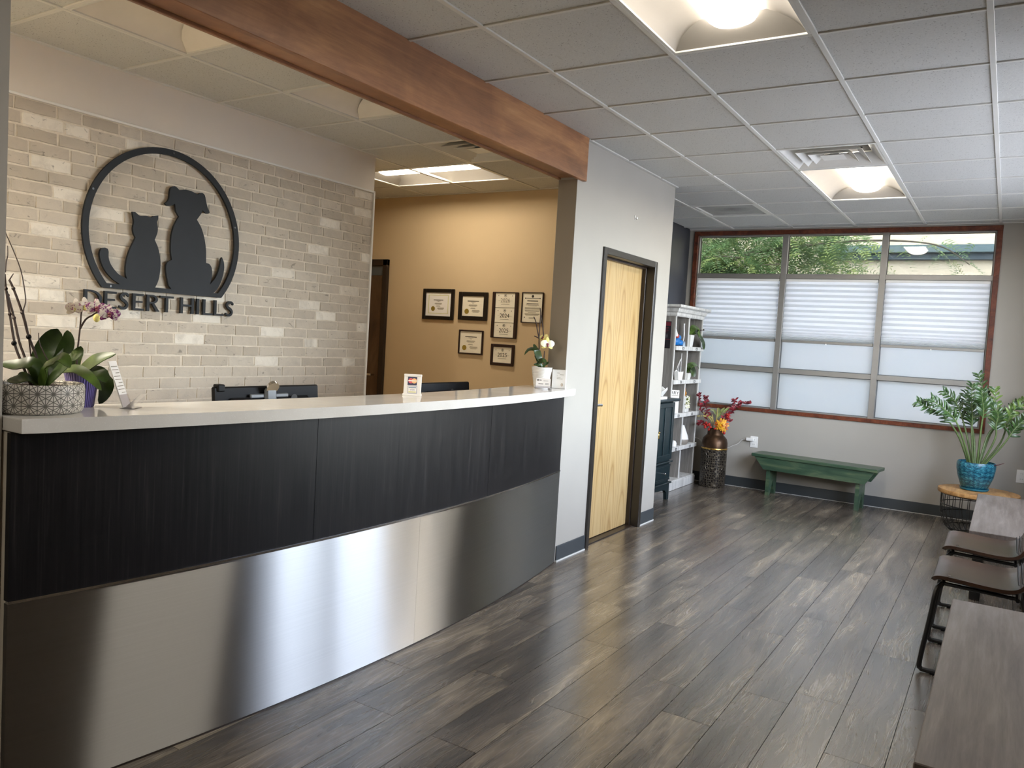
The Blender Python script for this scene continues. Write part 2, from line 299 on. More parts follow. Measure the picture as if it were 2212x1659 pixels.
    for nm, tint in (('glass_clear', (.93, .95, .94)), ('glass_tinted', (.37, .39, .38)), ('acrylic', (.9, .9, .92))):
        m, nt, b = nmat(nm); tb = nd(nt, 'BsdfTransparent', {'Color': c4(tint)}); gl = nd(nt, 'BsdfGlossy', {'Color': (1, 1, 1, 1), 'Roughness': .02})
        fr = nd(nt, 'LayerWeight', {'Blend': .5}); mixout(nt, mth(nt, 'ADD', mth(nt, 'MULTIPLY', mth(nt, 'POWER', fr.outputs[1], 5.0), .9), .045), tb.outputs[0], gl.outputs[0])
    m, nt, b = nmat('glass_frosted'); v = coords(nt); col = ramp(nt, noise(nt, v, .9, 3), [(.3, (.32, .35, .366)), (.7, (.352, .37, .38))])
    tr = nd(nt, 'BsdfTranslucent', {'Color': col}); setb(b, hx('#dfe6ea'), .25, 0, .5); mixout(nt, .18, tr.outputs[0], b.outputs[0])
    m, nt, b = nmat('glass_frosted_boost'); tr = nd(nt, 'BsdfTranslucent', {'Color': (.45, .47, .485, 1)}); setb(b, hx('#dfe6ea'), .25, 0, .5); mixout(nt, .18, tr.outputs[0], b.outputs[0])  # extra transmission put in to brighten the shade in front
    m, nt, b = nmat('shade_fabric'); tr = nd(nt, 'BsdfTranslucent', {'Color': (.96, .97, .98, 1)}); setb(b, hx('#eef0f1'), .8, 0, .2); mixout(nt, .16, tr.outputs[0], b.outputs[0])
    m, nt, b = nmat('shade_bond'); tr = nd(nt, 'BsdfTranslucent', {'Color': (.70, .72, .73, 1)}); setb(b, hx('#d6d8da'), .8, 0, .2); mixout(nt, .30, tr.outputs[0], b.outputs[0])
    # lamp lenses
    for nm, col, st in (('lens_lobby', (1, .92, .80), LAMP_LOBBY), ('lens_office', (1, .88, .70), LAMP_OFFICE), ('lens_office_fill', (1, .9, .74), LAMP_OFFICE*4.7)):  # last lens is stronger, for the added out-of-view office fill
        m, nt, b = nmat(nm); em = nd(nt, 'Emission', {'Color': c4(col), 'Strength': st}); nt.links.new(em.outputs[0], nt.nodes['Material Output'].inputs[0])
    plain('lens_off', hx('#d0c8bc'), .35, var=.02)
    # perforated return grille with a dust smudge
    m, nt, b = nmat('grille_perforated'); v = coords(nt)
    vo = nd(nt, 'TexVoronoi', {'Vector': v, 'Scale': 95, 'Randomness': 0}).outputs[0]; ho = ramp(nt, vo, [(.3, (1, 1, 1)), (.42, (0, 0, 0))])
    sp = nd(nt, 'TexGradient', {'Vector': nd(nt, 'Mapping', {'Vector': v, 'Scale': (5.2, 7, 1)}).outputs[0]}, gradient_type='SPHERICAL').outputs[0]
    col = mixc(nt, mth(nt, 'MULTIPLY', ho, .75), hx('#b9b8b3'), hx('#3c3c3c')); col = mixc(nt, mth(nt, 'MULTIPLY', mth(nt, 'MULTIPLY', sp, noise(nt, v, 9, 4)), 1.2), col, hx('#3a3836')); setb(b, col, .6)
    woodm('trim_brown', (hx('#3f1f14'), hx('#6a3623'), hx('#84492f')), (6, 1, 6), .42)
    woodm('hall_door', (hx('#3a2a1e'), hx('#5d4733'), hx('#7a6046')), (1, 5, .8), .4)
    woodm('acacia', (hx('#8a6238'), hx('#b98d58'), hx('#d3ae78')), (7, 1.2, 5), .4, dist=2.2)
mats_special()
# ------------------------------------------------------------------ mesh helpers
class B:
    """collects shapes into one mesh; build() links it as ONE object"""
    def __init__(s): s.bm = bmesh.new(); s.uv = None
    def box(s, lo, hi, bev=0, seg=1):
        lo = Vector(lo); hi = Vector(hi); c = (lo+hi)/2; d = hi-lo
        r = bmesh.ops.create_cube(s.bm, size=1, matrix=Matrix.Translation(c) @ Matrix.Diagonal((d.x, d.y, d.z, 1)))
        if bev:
            es = list({e for v in r['verts'] for e in v.link_edges})
            bmesh.ops.bevel(s.bm, geom=es, offset=bev, segments=seg, affect='EDGES', profile=.6)
        return s
    def cyl(s, p0, p1, r0, r1=None, n=12, caps=True):
        p0 = Vector(p0); p1 = Vector(p1); r1 = r0 if r1 is None else r1; d = p1-p0
        m = Matrix.Translation((p0+p1)/2) @ d.to_track_quat('Z', 'Y').to_matrix().to_4x4()
        bmesh.ops.create_cone(s.bm, cap_ends=caps, segments=n, radius1=r0, radius2=r1, depth=d.length, matrix=m); return s
    def ball(s, c, r, u=10, v=7, sc=(1, 1, 1), rot=None):
        m = Matrix.Translation(c) @ ((rot or Matrix.Identity(3)).to_4x4()) @ Matrix.Diagonal((r*sc[0], r*sc[1], r*sc[2], 1))
        bmesh.ops.create_uvsphere(s.bm, u_segments=u, v_segments=v, radius=1, matrix=m); return s
    def faces(s, vs, fs):
        b = [s.bm.verts.new(v) for v in vs]
        for f in fs:
            try: s.bm.faces.new([b[i] for i in f])
            except ValueError: pass
        return s
    def prism(s, poly, axis, a, b):
        """extrude a 2D polygon along an axis (0 x, 1 y, 2 z) from a to b"""
        def P(q, t): return ((t, q[0], q[1]), (q[0], t, q[1]), (q[0], q[1], t))[axis]
        n = len(poly); lo = [s.bm.verts.new(P(q, a)) for q in poly]; hi = [s.bm.verts.new(P(q, b)) for q in poly]
        s.bm.faces.new(lo); s.bm.faces.new(list(reversed(hi)))
        for i in range(n): s.bm.faces.new((lo[i], lo[(i+1) % n], hi[(i+1) % n], hi[i]))
        return s
    def lathe(s, prof, n=28, c=(0, 0, 0), sx=1, sy=1, usc=1, vsc=1):
        """revolve (r, z) profile; writes UVs (around, along) scaled by usc, vsc"""
        if s.uv is None: s.uv = s.bm.loops.layers.uv.new('UVMap')
        rows = []
        for r, z in prof: rows.append([s.bm.verts.new((c[0]+r*sx*math.cos(2*PI*k/n), c[1]+r*sy*math.sin(2*PI*k/n), c[2]+z)) for k in range(n)])
        L = [0]
        for (a, b), (d, e) in zip(prof, prof[1:]): L.append(L[-1]+math.hypot(d-a, e-b))
        for i in range(len(prof)-1):
            for k in range(n):
                f = s.bm.faces.new((rows[i][k], rows[i][(k+1) % n], rows[i+1][(k+1) % n], rows[i+1][k]))
                for lp, (uu, vv) in zip(f.loops, ((k, L[i]), (k+1, L[i]), (k+1, L[i+1]), (k, L[i+1]))): lp[s.uv].uv = (uu/n*usc, vv*vsc)
        return s
    def tube(s, pts, r, n=8, r1=None, smooth=3, closed=False):
        """round tube along a smoothed path; r may taper to r1"""
        pts = [Vector(p) for p in pts]
        if smooth > 1 and len(pts) > 2: pts = catmull(pts, smooth)
        r1 = r if r1 is None else r1; N = len(pts); prev = None; rows = []
        for i, p in enumerate(pts):
            t = (pts[min(i+1, N-1)]-pts[max(i-1, 0)]).normalized()
            if prev is None: a = t.orthogonal().normalized()
            else: a = (prev - t*prev.dot(t)).normalized()
            prev = a; b = t.cross(a); rr = r+(r1-r)*i/(N-1)
            rows.append([s.bm.verts.new(p+(a*math.cos(2*PI*k/n)+b*math.sin(2*PI*k/n))*rr) for k in range(n)])
        for i in range(N-1):
            for k in range(n): s.bm.faces.new((rows[i][k], rows[i][(k+1) % n], rows[i+1][(k+1) % n], rows[i+1][k]))
        s.bm.faces.new(list(reversed(rows[0]))); s.bm.faces.new(rows[-1]); return s
    def leaf(s, path, width, up=(0, 0, 1), fold=.18, prof=None, n=9, thick=.0012):
        """a leaf blade along a path: midrib fold, pointed tip, real thickness"""
        pts = catmull([Vector(p) for p in path], max(2, n//(len(path)-1))); N = len(pts); up = Vector(up); top = []; bot = []
        for i, p in enumerate(pts):
            u = i/(N-1); t = (pts[min(i+1, N-1)]-pts[max(i-1, 0)]).normalized(); sd = t.cross(up)
            sd = sd.normalized() if sd.length > 1e-4 else t.orthogonal().normalized(); nn = sd.cross(t).normalized()
            w = width/2*(prof(u) if prof else max(.05, math.sin(PI*min(1, (u*.93+.07)))**.62))
            row = [p-sd*w+nn*w*fold, p-sd*w*.5+nn*w*fold*.35, p, p+sd*w*.5+nn*w*fold*.35, p+sd*w+nn*w*fold]
            top.append([s.bm.verts.new(q+nn*thick) for q in row]); bot.append([s.bm.verts.new(q-nn*thick) for q in row])
        for i in range(N-1):
            for k in range(4):
                s.bm.faces.new((top[i][k], top[i][k+1], top[i+1][k+1], top[i+1][k])); s.bm.faces.new((bot[i][k+1], bot[i][k], bot[i+1][k], bot[i+1][k+1]))
            for k in (0, 4):
                q = (top[i][k], top[i+1][k], bot[i+1][k], bot[i][k]); s.bm.faces.new(q if k == 0 else tuple(reversed(q)))
        for i in (0, N-1):
            for k in range(4): s.bm.faces.new((top[i][k], bot[i][k], bot[i][k+1], top[i][k+1]))
        return s
    def mesh(s, name, smooth=None):
        bmesh.ops.recalc_face_normals(s.bm, faces=s.bm.faces); me = bpy.data.meshes.new(name); s.bm.to_mesh(me); s.bm.free()
        if smooth: me.polygons.foreach_set('use_smooth', [True]*len(me.polygons)); me.set_sharp_from_angle(angle=smooth)
        return me
    def build(s, name, m, parent=None, loc=None, smooth=None, rot=None):
        return link(name, s.mesh(name, smooth), m, parent, loc, rot)
def catmull(pts, k):
    out = []; n = len(pts)
    for i in range(n-1):
        p0, p1, p2, p3 = pts[max(i-1, 0)], pts[i], pts[i+1], pts[min(i+2, n-1)]
        for j in range(k):
            t = j/k; out.append(.5*((2*p1)+(p2-p0)*t+(2*p0-5*p1+4*p2-p3)*t*t+(3*p1-p0-3*p2+p3)*t**3))
    out.append(pts[-1]); return out
def link(name, me, m=None, parent=None, loc=None, rot=None):
    o = bpy.data.objects.new(name, me); C.objects.link(o)
    if m and not me.materials: me.materials.append(MATS[m])
    if parent: o.parent = parent
    if loc is not None: o.location = loc
    if rot is not None: o.rotation_euler = rot
    return o
def tag(o, label, cat, group=None, kind=None):
    o['label'] = label; o['category'] = cat
    if group: o['group'] = group
    if kind: o['kind'] = kind
    return o
def thing(name, label, cat, loc=(0, 0, 0), rz=0, group=None):
    o = bpy.data.objects.new(name, None); C.objects.link(o); o.location = loc; o.rotation_euler = (0, 0, rz); o.empty_display_size = .1
    return tag(o, label, cat, group)
def struct(o, label, cat): o['kind'] = 'structure'; return tag(o, label, cat)
def copy_tree(o, parent=None):
    c = o.copy(); C.objects.link(c); c.parent = parent
    for ch in o.children: copy_tree(ch, c)
    return c
SM = math.radians(40)
def text_mesh(s, size, extrude=0, align='LEFT'):
    cu = bpy.data.curves.new('lettering', 'FONT'); cu.body = s; cu.size = size; cu.extrude = extrude; cu.align_x = align; cu.resolution_u = 3
    o = bpy.data.objects.new('lettering', cu); C.objects.link(o); dg = bpy.context.evaluated_depsgraph_get(); dg.update()
    me = bpy.data.meshes.new_from_object(o.evaluated_get(dg)); C.objects.unlink(o); bpy.data.objects.remove(o); return me

# ------------------------------------------------------------------ setting
H = 2.743; T = .6096
XD = -1.03       # face of the wall with the maple door, flush with beam and left pier
# floor: slab and vinyl planks
slab = B().box((-6.0, -6.2, -.12), (2.2, 5.27, -.004)).build('floor', 'dark_void')
struct(slab, 'grey brown wood-look vinyl plank floor of the lobby', 'floor')
PW, PL = .1995, 1.2
ends = {0: 1.03, 1: .77, 2: 1.17, 3: .11, 4: .84}
pm = {}
def plank_mesh(L):
    L = round(L, 3)
    if L not in pm: pm[L] = B().box((-PW/2+.0012, -L/2+.0012, -.004), (PW/2-.0012, L/2-.0012, 0)).mesh('plank')
    return pm[L]
for k in range(-10, 10):
    x = .123+PW*k+PW/2
    if x-PW/2 > 1.95: continue
    e = ends.get(k, random.uniform(0, PL)); y = e-PL*math.ceil((e+4.9)/PL)
    while y < 5.06:
        a, b_ = max(y, -6.2), min(y+PL, 5.06)
        if b_-a > .02: link('plank', plank_mesh(b_-a), 'plank', slab, (x, (a+b_)/2, 0))
        y += PL
B().box((-6.0, -6.2, -.004), (-1.872, 5.06, -.001)).build('office_carpet', 'carpet_beige_bounce', slab)

# ceiling: deck, tiles and tees (lobby grid, office grid is half a module off)
deck = B().box((-6.0, -6.2, H+.12), (2.2, 5.4, H+.3)).build('ceiling', 'dark_void')
struct(deck, 'white suspended ceiling of square speckled tiles in a metal grid', 'ceiling')
tm = {}
def tile(x0, x1, y0, y1):
    a, b_ = round(x1-x0-.016, 3), round(y1-y0-.016, 3)
    if a < .02 or b_ < .02: return
    if (a, b_) not in tm: tm[(a, b_)] = B().box((-a/2, -b_/2, 0), (a/2, b_/2, .016), .004).mesh('ceiling_tile')
    link('ceiling_tile', tm[(a, b_)], 'ceiling_tile', deck, ((x0+x1)/2, (y0+y1)/2, H+.003))
holesL = [(0, 1, -8, -6), (0, 1, -2, 0), (0, 1, 3, 4), (0, 1, 4, 6), (-2, -1, 6, 7)]      # lamps, diffuser, return grille (in tile units)
ys = [(-6.0)] + [T*j for j in range(-9, 9)] + [5.073]
xs = [-1.015, -T, 0, T, 2*T, 3*T, 1.95]
XREC = -1.70
def clipx(x0, y0, y1): return x0
for j in range(len(ys)-1):
    y0, y1 = ys[j], ys[j+1]; row = int(round(y0/T)) if j else -10
    cols = list(zip(xs, xs[1:])); ci = [-2, -1, 0, 1, 2, 3]
    for i, (x0, x1) in zip(ci, cols):
        if any(a <= i < b and c <= row < d for a, b, c, d in holesL):
            if i == -2: tile(XREC, -2*T, y0, y1)
            continue
        if i == -2:
            if y1 <= 2.82: tile(x0, x1, y0, y1); continue
            if y0 < 2.81:
                tile(x0, x1, y0, 2.81); tile(-2*T, x1, 2.81, y1); tile(XREC, -2*T, 2.81, y1); continue
            tile(-2*T, x1, y0, y1); tile(XREC, -2*T, y0, y1); continue
        tile(x0, x1, y0, y1)
def tee(lo, hi, name='tee'): return B().box(lo, hi, .0015).build(name, 'tee_white', deck)
TW = .012
for i in (-1, 0, 1, 2, 3): tee((i*T-TW, -6.0, H-.004), (i*T+TW, 5.073, H+.012), 'main_tee')
tee((-2*T-TW, 2.81, H-.004), (-2*T+TW, 5.073, H+.012), 'main_tee')
for j in range(-9, 9):
    y = j*T
    cuts = [(-1.015 if y < 2.8 else XREC, 1.95)]
    if j in (5, -1, -7): cuts = [(cuts[0][0], -TW), (T+TW, 1.95)]
    for a, b_ in cuts: tee((a, y-TW*.75, H-.0032), (b_, y+TW*.75, H+.011), 'cross_tee')
tee((XREC, 5.073-.022, H-.004), (1.95, 5.073, H+.01), 'wall_angle'); tee((-1.03, 1.2, H-.004), (-1.005, 2.815, H+.01), 'wall_angle')
# office grid
ox = [-4.6, -2.184-3*T, -2.184-2*T, -2.184-T, -2.184, -2.184+T, -1.16]; oy = [-6.0]+[.325+T*j for j in range(-10, 4)]+[2.59]
holesO = [(-2.184, .325-10*T), (-2.184, .325-9*T), (-2.184, .325-7*T), (-2.184, .325-6*T), (-2.184, .325-3*T), (-2.184, .325-T), (-2.184, .325+T), (-2.184-T, .325+2*T), (-2.184-2*T, .325+2*T)]
for x0, x1 in zip(ox, ox[1:]):
    for y0, y1 in zip(oy, oy[1:]):
        if any(abs(x0-a) < .02 and abs(y0-b) < .02 for a, b in holesO): continue
        xa = x0
        if y1 <= 1.0 and x1 <= -2.74: continue
        if y1 <= 1.16 and x0 < -2.74 < x1: xa = -2.75
        tile(xa, x1, y0, y1)
for x in ox[1:-1]:
    tee((x-TW, 1.13 if x < -2.76 else -6.0, H-.004), (x+TW, 2.59, H+.012), 'main_tee')
for y in oy[1:-1]:
    tee((-2.75 if y < 1.13 else -4.6, y-TW*.75, H-.0032), (-1.16, y+TW*.75, H+.011), 'cross_tee')
tee((-2.75, -6.0, H-.004), (-2.727, 1.13, H+.01), 'wall_angle'); tee((-4.6, 2.567, H-.004), (-1.166, 2.59, H+.01), 'wall_angle')

# walls
ZT = H+.12
wm = B(); wm.box((-1.166, 1.115, 0), (XD, 1.545, ZT)); wm.box((-1.166, 2.514, 0), (XD, 2.81, ZT)); wm.box((-1.166, 1.545, 2.105), (XD, 2.514, ZT))
wall_middle = struct(wm.build('wall_middle', 'paint_grey'), 'pale grey painted wall holding the maple door beside the desk', 'wall')
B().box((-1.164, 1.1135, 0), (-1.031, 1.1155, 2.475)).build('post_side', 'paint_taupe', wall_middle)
struct(B().box((-6.05, 2.59, 0), (-1.166, 2.81, ZT)).build('wall_back', 'paint_tan'), 'warm tan office wall hung with framed certificates', 'wall')
struct(B().box((-1.86, 2.81, 0), (XREC, 5.073, ZT)).build('wall_recess', 'paint_charcoal'), 'charcoal painted recess wall behind the whitewashed bookshelf', 'wall')
struct(B().box((-1.166, -6.2, 0), (XD, -2.26, ZT)).build('wall_pier', 'paint_grey'), 'pale pier at the near end of the reception desk', 'wall')
struct(B().box((-4.85, .97, 0), (-4.6, 2.81, ZT)).build('wall_hall', 'paint_tan'), 'end wall of the office hallway', 'wall')
struct(B().box((-6.0, .97, 0), (-2.9, 1.12, ZT)).build('wall_hall_near', 'paint_tan'), 'hallway wall behind the brick panel', 'wall')
struct(B().box((-2.9, -6.2, 0), (2.2, -6.0, ZT)).build('wall_rear', 'paint_grey'), 'lobby wall behind the viewer', 'wall')
WX0, WX1, WZ0, WZ1 = -1.642, 1.243, .82, 2.722
wf = B(); Y0, Y1 = 5.073, 5.27
wf.box((-1.86, Y0, 0), (WX0, Y1, ZT)); wf.box((WX1, Y0, 0), (2.2, Y1, ZT)); wf.box((WX0, Y0, 0), (WX1, Y1, WZ0)); wf.box((WX0, Y0, WZ1), (WX1, Y1, ZT))
struct(wf.build('wall_far', 'paint_grey'), 'grey painted wall around the wide far window', 'wall')
RY0, RY1, RZ0, RZ1 = .45, 3.85, .92, 2.65
wr = B(); wr.box((1.95, RY1, 0), (2.15, 5.073, ZT)); wr.box((1.95, RY0, 0), (2.15, RY1, RZ0)); wr.box((1.95, RY0, RZ1), (2.15, RY1, ZT))
struct(B().box((1.95, -6.2, 0), (2.15, RY0, ZT)).build('wall_right_near', 'paint_right'), 'brown wall beside the viewer', 'wall')
struct(wr.build('wall_right', 'paint_grey'), 'window wall behind the waiting chairs', 'wall')

# brick veneer wall
wl = struct(B().box((-2.9, -6.2, 0), (-2.75, 1.12, ZT)).build('wall_left', 'paint_soffit'), 'whitewashed brick accent wall carrying the black cat and dog sign', 'wall')
B().box((-2.7515, -3.2, .0), (-2.7465, 1.105, 2.465)).build('mortar_bed', 'mortar', wl)
B().box((-2.7505, -3.2, 2.465), (-2.735, 1.118, 2.478), .002).build('top_trim', 'white_metal', wl)
B().box((-2.752, 1.105, 0), (-2.735, 1.121, 2.478), .002).build('end_trim', 'white_metal', wl)
CH, BL, JT = .065, .2, .0095
def brick_mesh(L, seed):
    r = random.Random(seed); b = B(); lo = (0, -L/2+JT/2, -CH/2+JT/2); hi = (.0045, L/2-JT/2, CH/2-JT/2)
    b.box(lo, hi)
    bmesh.ops.subdivide_edges(b.bm, edges=[e for e in b.bm.edges if abs((e.verts[0].co-e.verts[1].co).y) > .02], cuts=3)
    for v in b.bm.verts: v.co += Vector((r.uniform(-.001, .001) if v.co.x > .003 else 0, r.uniform(-.003, .003), r.uniform(-.0022, .0022)))
    bmesh.ops.bevel(b.bm, geom=[e for e in b.bm.edges if all(v.co.x > .003 for v in e.verts) and e.is_boundary is False and e.calc_face_angle(0) > .8], offset=.0022, segments=2, affect='EDGES')
    return b.mesh('brick')
bms = {}
rest = []
row = 0; z = 2.4635-CH/2; count = 0
while z > .02:
    off = (BL/2 if row % 2 else 0)+random.uniform(-.012, .012); y1 = 1.105
    first = BL-off if off > .03 else BL
    while y1 > -3.15:
        L = first if y1 == 1.105 else random.choice((.2, .2, .2, .2, .13, .205)); L = round(L/.005)*.005; y0 = y1-L
        if count < 300 and z > 1.03 and y1 > -1.56:
            key = (round(L, 3), random.randrange(3))
            if key not in bms: bms[key] = brick_mesh(L, hash(key) & 255)
            o = link('brick', bms[key], 'brick_white', wl, (-2.7472+random.uniform(-.0012, .0008), (y0+y1)/2, z), (random.uniform(-.004, .004), 0, 0)); count += 1
        else: rest.append((y0, y1, z))
        y1 = y0
    z -= CH; row += 1
rb = B()
for y0, y1, zz in rest: rb.box((-2.747, y0+JT/2, zz-CH/2+JT/2), (-2.7425, y1-JT/2, zz+CH/2-JT/2))
o = rb.build('brick_courses', 'brick_white', wl); o['kind'] = 'stuff'

# ceiling beam with boxed plywood faces
bmO = bpy.data.objects.new('ceiling_beam', None); C.objects.link(bmO); bmO.location = (-1.08, -1.8, 2.475); struct(bmO, 'brown stained plywood beam boxed above the reception desk', 'beam')
def bp(name, lo, hi): B().box([a-b for a, b in zip(lo, (-1.08, -1.8, 2.475))], [a-b for a, b in zip(hi, (-1.08, -1.8, 2.475))], .0025).build(name, 'beam_wood', bmO)
bp('front_board', (-1.031, -6.0, 2.472), (-1.003, 1.19, H+.02)); bp('soffit_board', (-1.15, -6.0, 2.488), (-1.031, 1.113, 2.51)); bp('rear_board', (-1.168, -6.0, 2.476), (-1.15, 1.113, H+.02))

# baseboards
def base(name, lo, hi, strip, label):
    o = struct(B().box(lo, hi, .003).build(name, 'rubber_base'), label, 'baseboard'); B().box(*strip).build('caulk_line', 'caulk', o); return o
base('baseboard_middle', (XD, 1.13, .008), (XD+.008, 1.545, .105), ((XD, 1.13, 0), (XD+.011, 1.545, .008)), 'dark grey rubber baseboard between the desk and the maple door')
base('baseboard_corner', (XD, 2.514, .008), (XD+.008, 2.81, .105), ((XD, 2.514, 0), (XD+.011, 2.81, .008)), 'short dark baseboard past the maple door')
base('baseboard_far', (-1.69, 5.065, .004), (1.94, 5.073, .105), ((-1.69, 5.063, 0), (1.94, 5.073, .004)), 'black rubber baseboard under the wide window')
# ------------------------------------------------------------------ doors
def empty_struct(name, loc, label, cat):
    o = bpy.data.objects.new(name, None); C.objects.link(o); o.location = loc; o.empty_display_size = .1; return struct(o, label, cat)
d1 = empty_struct('door_1', (XD, 2.03, 0), 'maple veneer door in a dark bronze metal frame', 'door')
def dbox(b, lo, hi, bev=0): return b.box((lo[0]-XD, lo[1]-2.03, lo[2]), (hi[0]-XD, hi[1]-2.03, hi[2]), bev)
f = B()
dbox(f, (-1.18, 1.545, 0), (XD+.016, 1.592, 2.105), .004); dbox(f, (-1.18, 2.467, 0), (XD+.016, 2.514, 2.105), .004); dbox(f, (-1.18, 1.592, 2.058), (XD+.016, 2.467, 2.105), .004)
f.build('frame', 'frame_bronze', d1)
f = B()      # stop moulding inside the jambs
dbox(f, (-1.118, 1.592, 0), (-1.085, 1.607, 2.058), .002); dbox(f, (-1.118, 2.452, 0), (-1.085, 2.467, 2.058), .002); dbox(f, (-1.118, 1.607, 2.043), (-1.085, 2.452, 2.058), .002)
f.build('stop', 'frame_bronze_dark', d1)
dbox(B(), (-1.163, 1.595, .012), (-1.119, 2.464, 2.055), .002).build('slab', 'maple', d1)
dbox(B(), (-1.178, 1.545, 0), (-1.06, 2.514, .008), .001).build('threshold', 'frame_bronze_dark', d1)
hd = dbox(B(), (-1.121, 1.625, .985), (-1.112, 1.672, 1.032), .002).build('lever_handle', 'chrome', d1)
b = B(); b.cyl((-1.112-XD, 1.648-2.03, 1.005), (-1.06-XD, 1.648-2.03, 1.005), .012, n=10); b.tube([(-1.062-XD, 1.648-2.03, 1.005), (-1.06-XD, 1.69-2.03, 1.006), (-1.063-XD, 1.75-2.03, 1.003)], .012, 8); b.build('lever', 'chrome', hd, smooth=SM)

d2 = empty_struct('door_2', (-4.05, 2.59, 0), 'dark brown hallway door partly hidden behind the brick wall', 'door')
f = B()
for lo, hi in (((-4.76, 2.565, 0), (-4.70, 2.62, 2.14)), ((-3.90, 2.555, 0), (-3.843, 2.62, 2.14)), ((-4.76, 2.555, 2.08), (-3.843, 2.62, 2.14))):
    f.box((lo[0]+4.05, lo[1]-2.59, lo[2]), (hi[0]+4.05, hi[1]-2.59, hi[2]), .003)
f.build('frame', 'frame_bronze_dark', d2)
B().box((-.65, -.013, .01), (.15, .012, 2.08), .002).build('slab', 'hall_door', d2)
B().box((-.63, -.016, 1.985), (.14, -.012, 2.075)).build('closer_rail', 'grey_plastic', d2)
h = B(); h.cyl((.08, -.013, 1.0), (.08, -.06, 1.0), .01, n=10); h.box((-.03, -.07, .99), (.09, -.055, 1.01), .003); h.build('lever', 'chrome', d2)

# ------------------------------------------------------------------ windows
w1 = empty_struct('window_1', ((WX0+WX1)/2, 5.073, WZ0), 'wide nine-pane window with brown wood trim and frosted lower glass', 'window')
wc = ((WX0+WX1)/2, 5.073, WZ0)
def wb(b, x0, x1, y0, y1, z0, z1, bev=.002): return b.box((x0-wc[0], y0-wc[1], z0-wc[2]), (x1-wc[0], y1-wc[1], z1-wc[2]), bev)
TR = .044
for n_, (x0, x1, z0, z1) in dict(head_trim=(WX0, WX1, WZ1-TR, WZ1), sill_trim=(WX0, WX1, WZ0, WZ0+TR*.85), side_trim=(WX0, WX0+TR, WZ0+TR*.85, WZ1-TR)).items():
    wb(B(), x0, x1, 5.055, 5.18, z0, z1).build(n_, 'trim_brown', w1)
wb(B(), WX1-TR, WX1, 5.055, 5.18, WZ0+TR*.85, WZ1-TR).build('side_trim', 'trim_brown', w1)
gx0, gx1, gz0, gz1 = WX0+TR, WX1-TR, WZ0+TR*.85, WZ1-TR
mx = [(-.700, -.645), (.244, .299)]; rz = [(1.243, 1.293), (2.222, 2.272)]
for a, b_ in mx: wb(B(), a, b_, 5.08, 5.17, gz0, gz1).build('mullion', 'aluminium', w1)
cx = [gx0, mx[0][0], mx[0][1], mx[1][0], mx[1][1], gx1]
for a, b_ in rz:
    for i in (0, 2, 4): wb(B(), cx[i], cx[i+1], 5.085, 5.165, a, b_).build('transom', 'aluminium', w1)
f = B()
for a, b_ in ((gx0, gx0+.012), (gx1-.012, gx1)): wb(f, a, b_, 5.09, 5.165, gz0, gz1)
wb(f, gx0+.012, gx1-.012, 5.09, 5.165, gz0, gz0+.012); wb(f, gx0+.012, gx1-.012, 5.09, 5.165, gz1-.012, gz1)
f.build('perimeter_frame', 'aluminium', w1)
zr = [(gz0+.012, rz[0][0]), (rz[0][1], rz[1][0]), (rz[1][1], gz1-.012)]
for i in (0, 2, 4):
    for j, (z0, z1) in enumerate(zr):
        if j == 1:     # upper part is a brighter pane copy, made up to lighten the shade
            wb(B(), cx[i]+.001, cx[i+1]-.001, 5.138, 5.142, z0, 1.60, 0).build('pane', 'glass_frosted', w1); wb(B(), cx[i]+.001, cx[i+1]-.001, 5.138, 5.142, 1.60, z1, 0).build('pane', 'glass_frosted_boost', w1)
        else: wb(B(), cx[i]+.001, cx[i+1]-.001, 5.138, 5.142, z0, z1, 0).build('pane', 'glass_tinted' if j == 2 else 'glass_frosted', w1)
        # dark glazing gasket
        g = B(); a, b_ = cx[i]+(.012 if i == 0 else 0), cx[i+1]-(.012 if i == 4 else 0)
        for q in ((a, a+.006, z0, z1), (b_-.006, b_, z0, z1), (a, b_, z0, z0+.005), (a, b_, z1-.005, z1)): wb(g, q[0], q[1], 5.13, 5.137, q[2], q[3], 0)
        g.build('gasket', 'frame_bronze_dark' if j == 2 else 'grey_plastic', w1)
w2 = empty_struct('window_2', (1.95, (RY0+RY1)/2, RZ0), 'storefront window beside the waiting chairs', 'window')
rc = (1.95, (RY0+RY1)/2, RZ0)
def rb_(x0, x1, y0, y1, z0, z1, name, m): B().box((x0-rc[0], y0-rc[1], z0-rc[2]), (x1-rc[0], y1-rc[1], z1-rc[2]), .002).build(name, m, w2)
cuts = [RY0, 1.22, 1.38, 2.95, 3.03, RY1]
for a, b_ in ((1.22, 1.38), (2.95, 3.03)): rb_(1.98, 2.08, a, b_, RZ0, RZ1, 'mullion', 'aluminium')
rb_(1.98, 2.08, RY0, RY1, RZ1-.05, RZ1, 'head_rail', 'aluminium'); rb_(1.98, 2.08, RY0, RY1, RZ0, RZ0+.05, 'sill_rail', 'aluminium')
rb_(1.98, 2.08, RY0, RY0+.05, RZ0+.05, RZ1-.05, 'jamb_rail', 'aluminium'); rb_(1.98, 2.08, RY1-.05, RY1, RZ0+.05, RZ1-.05, 'jamb_rail', 'aluminium')
for a, b_ in ((RY0+.05, 1.22), (1.38, 2.95), (3.03, RY1-.05)): rb_(2.03, 2.034, a, b_, RZ0+.05, RZ1-.05, 'pane', 'glass_clear')

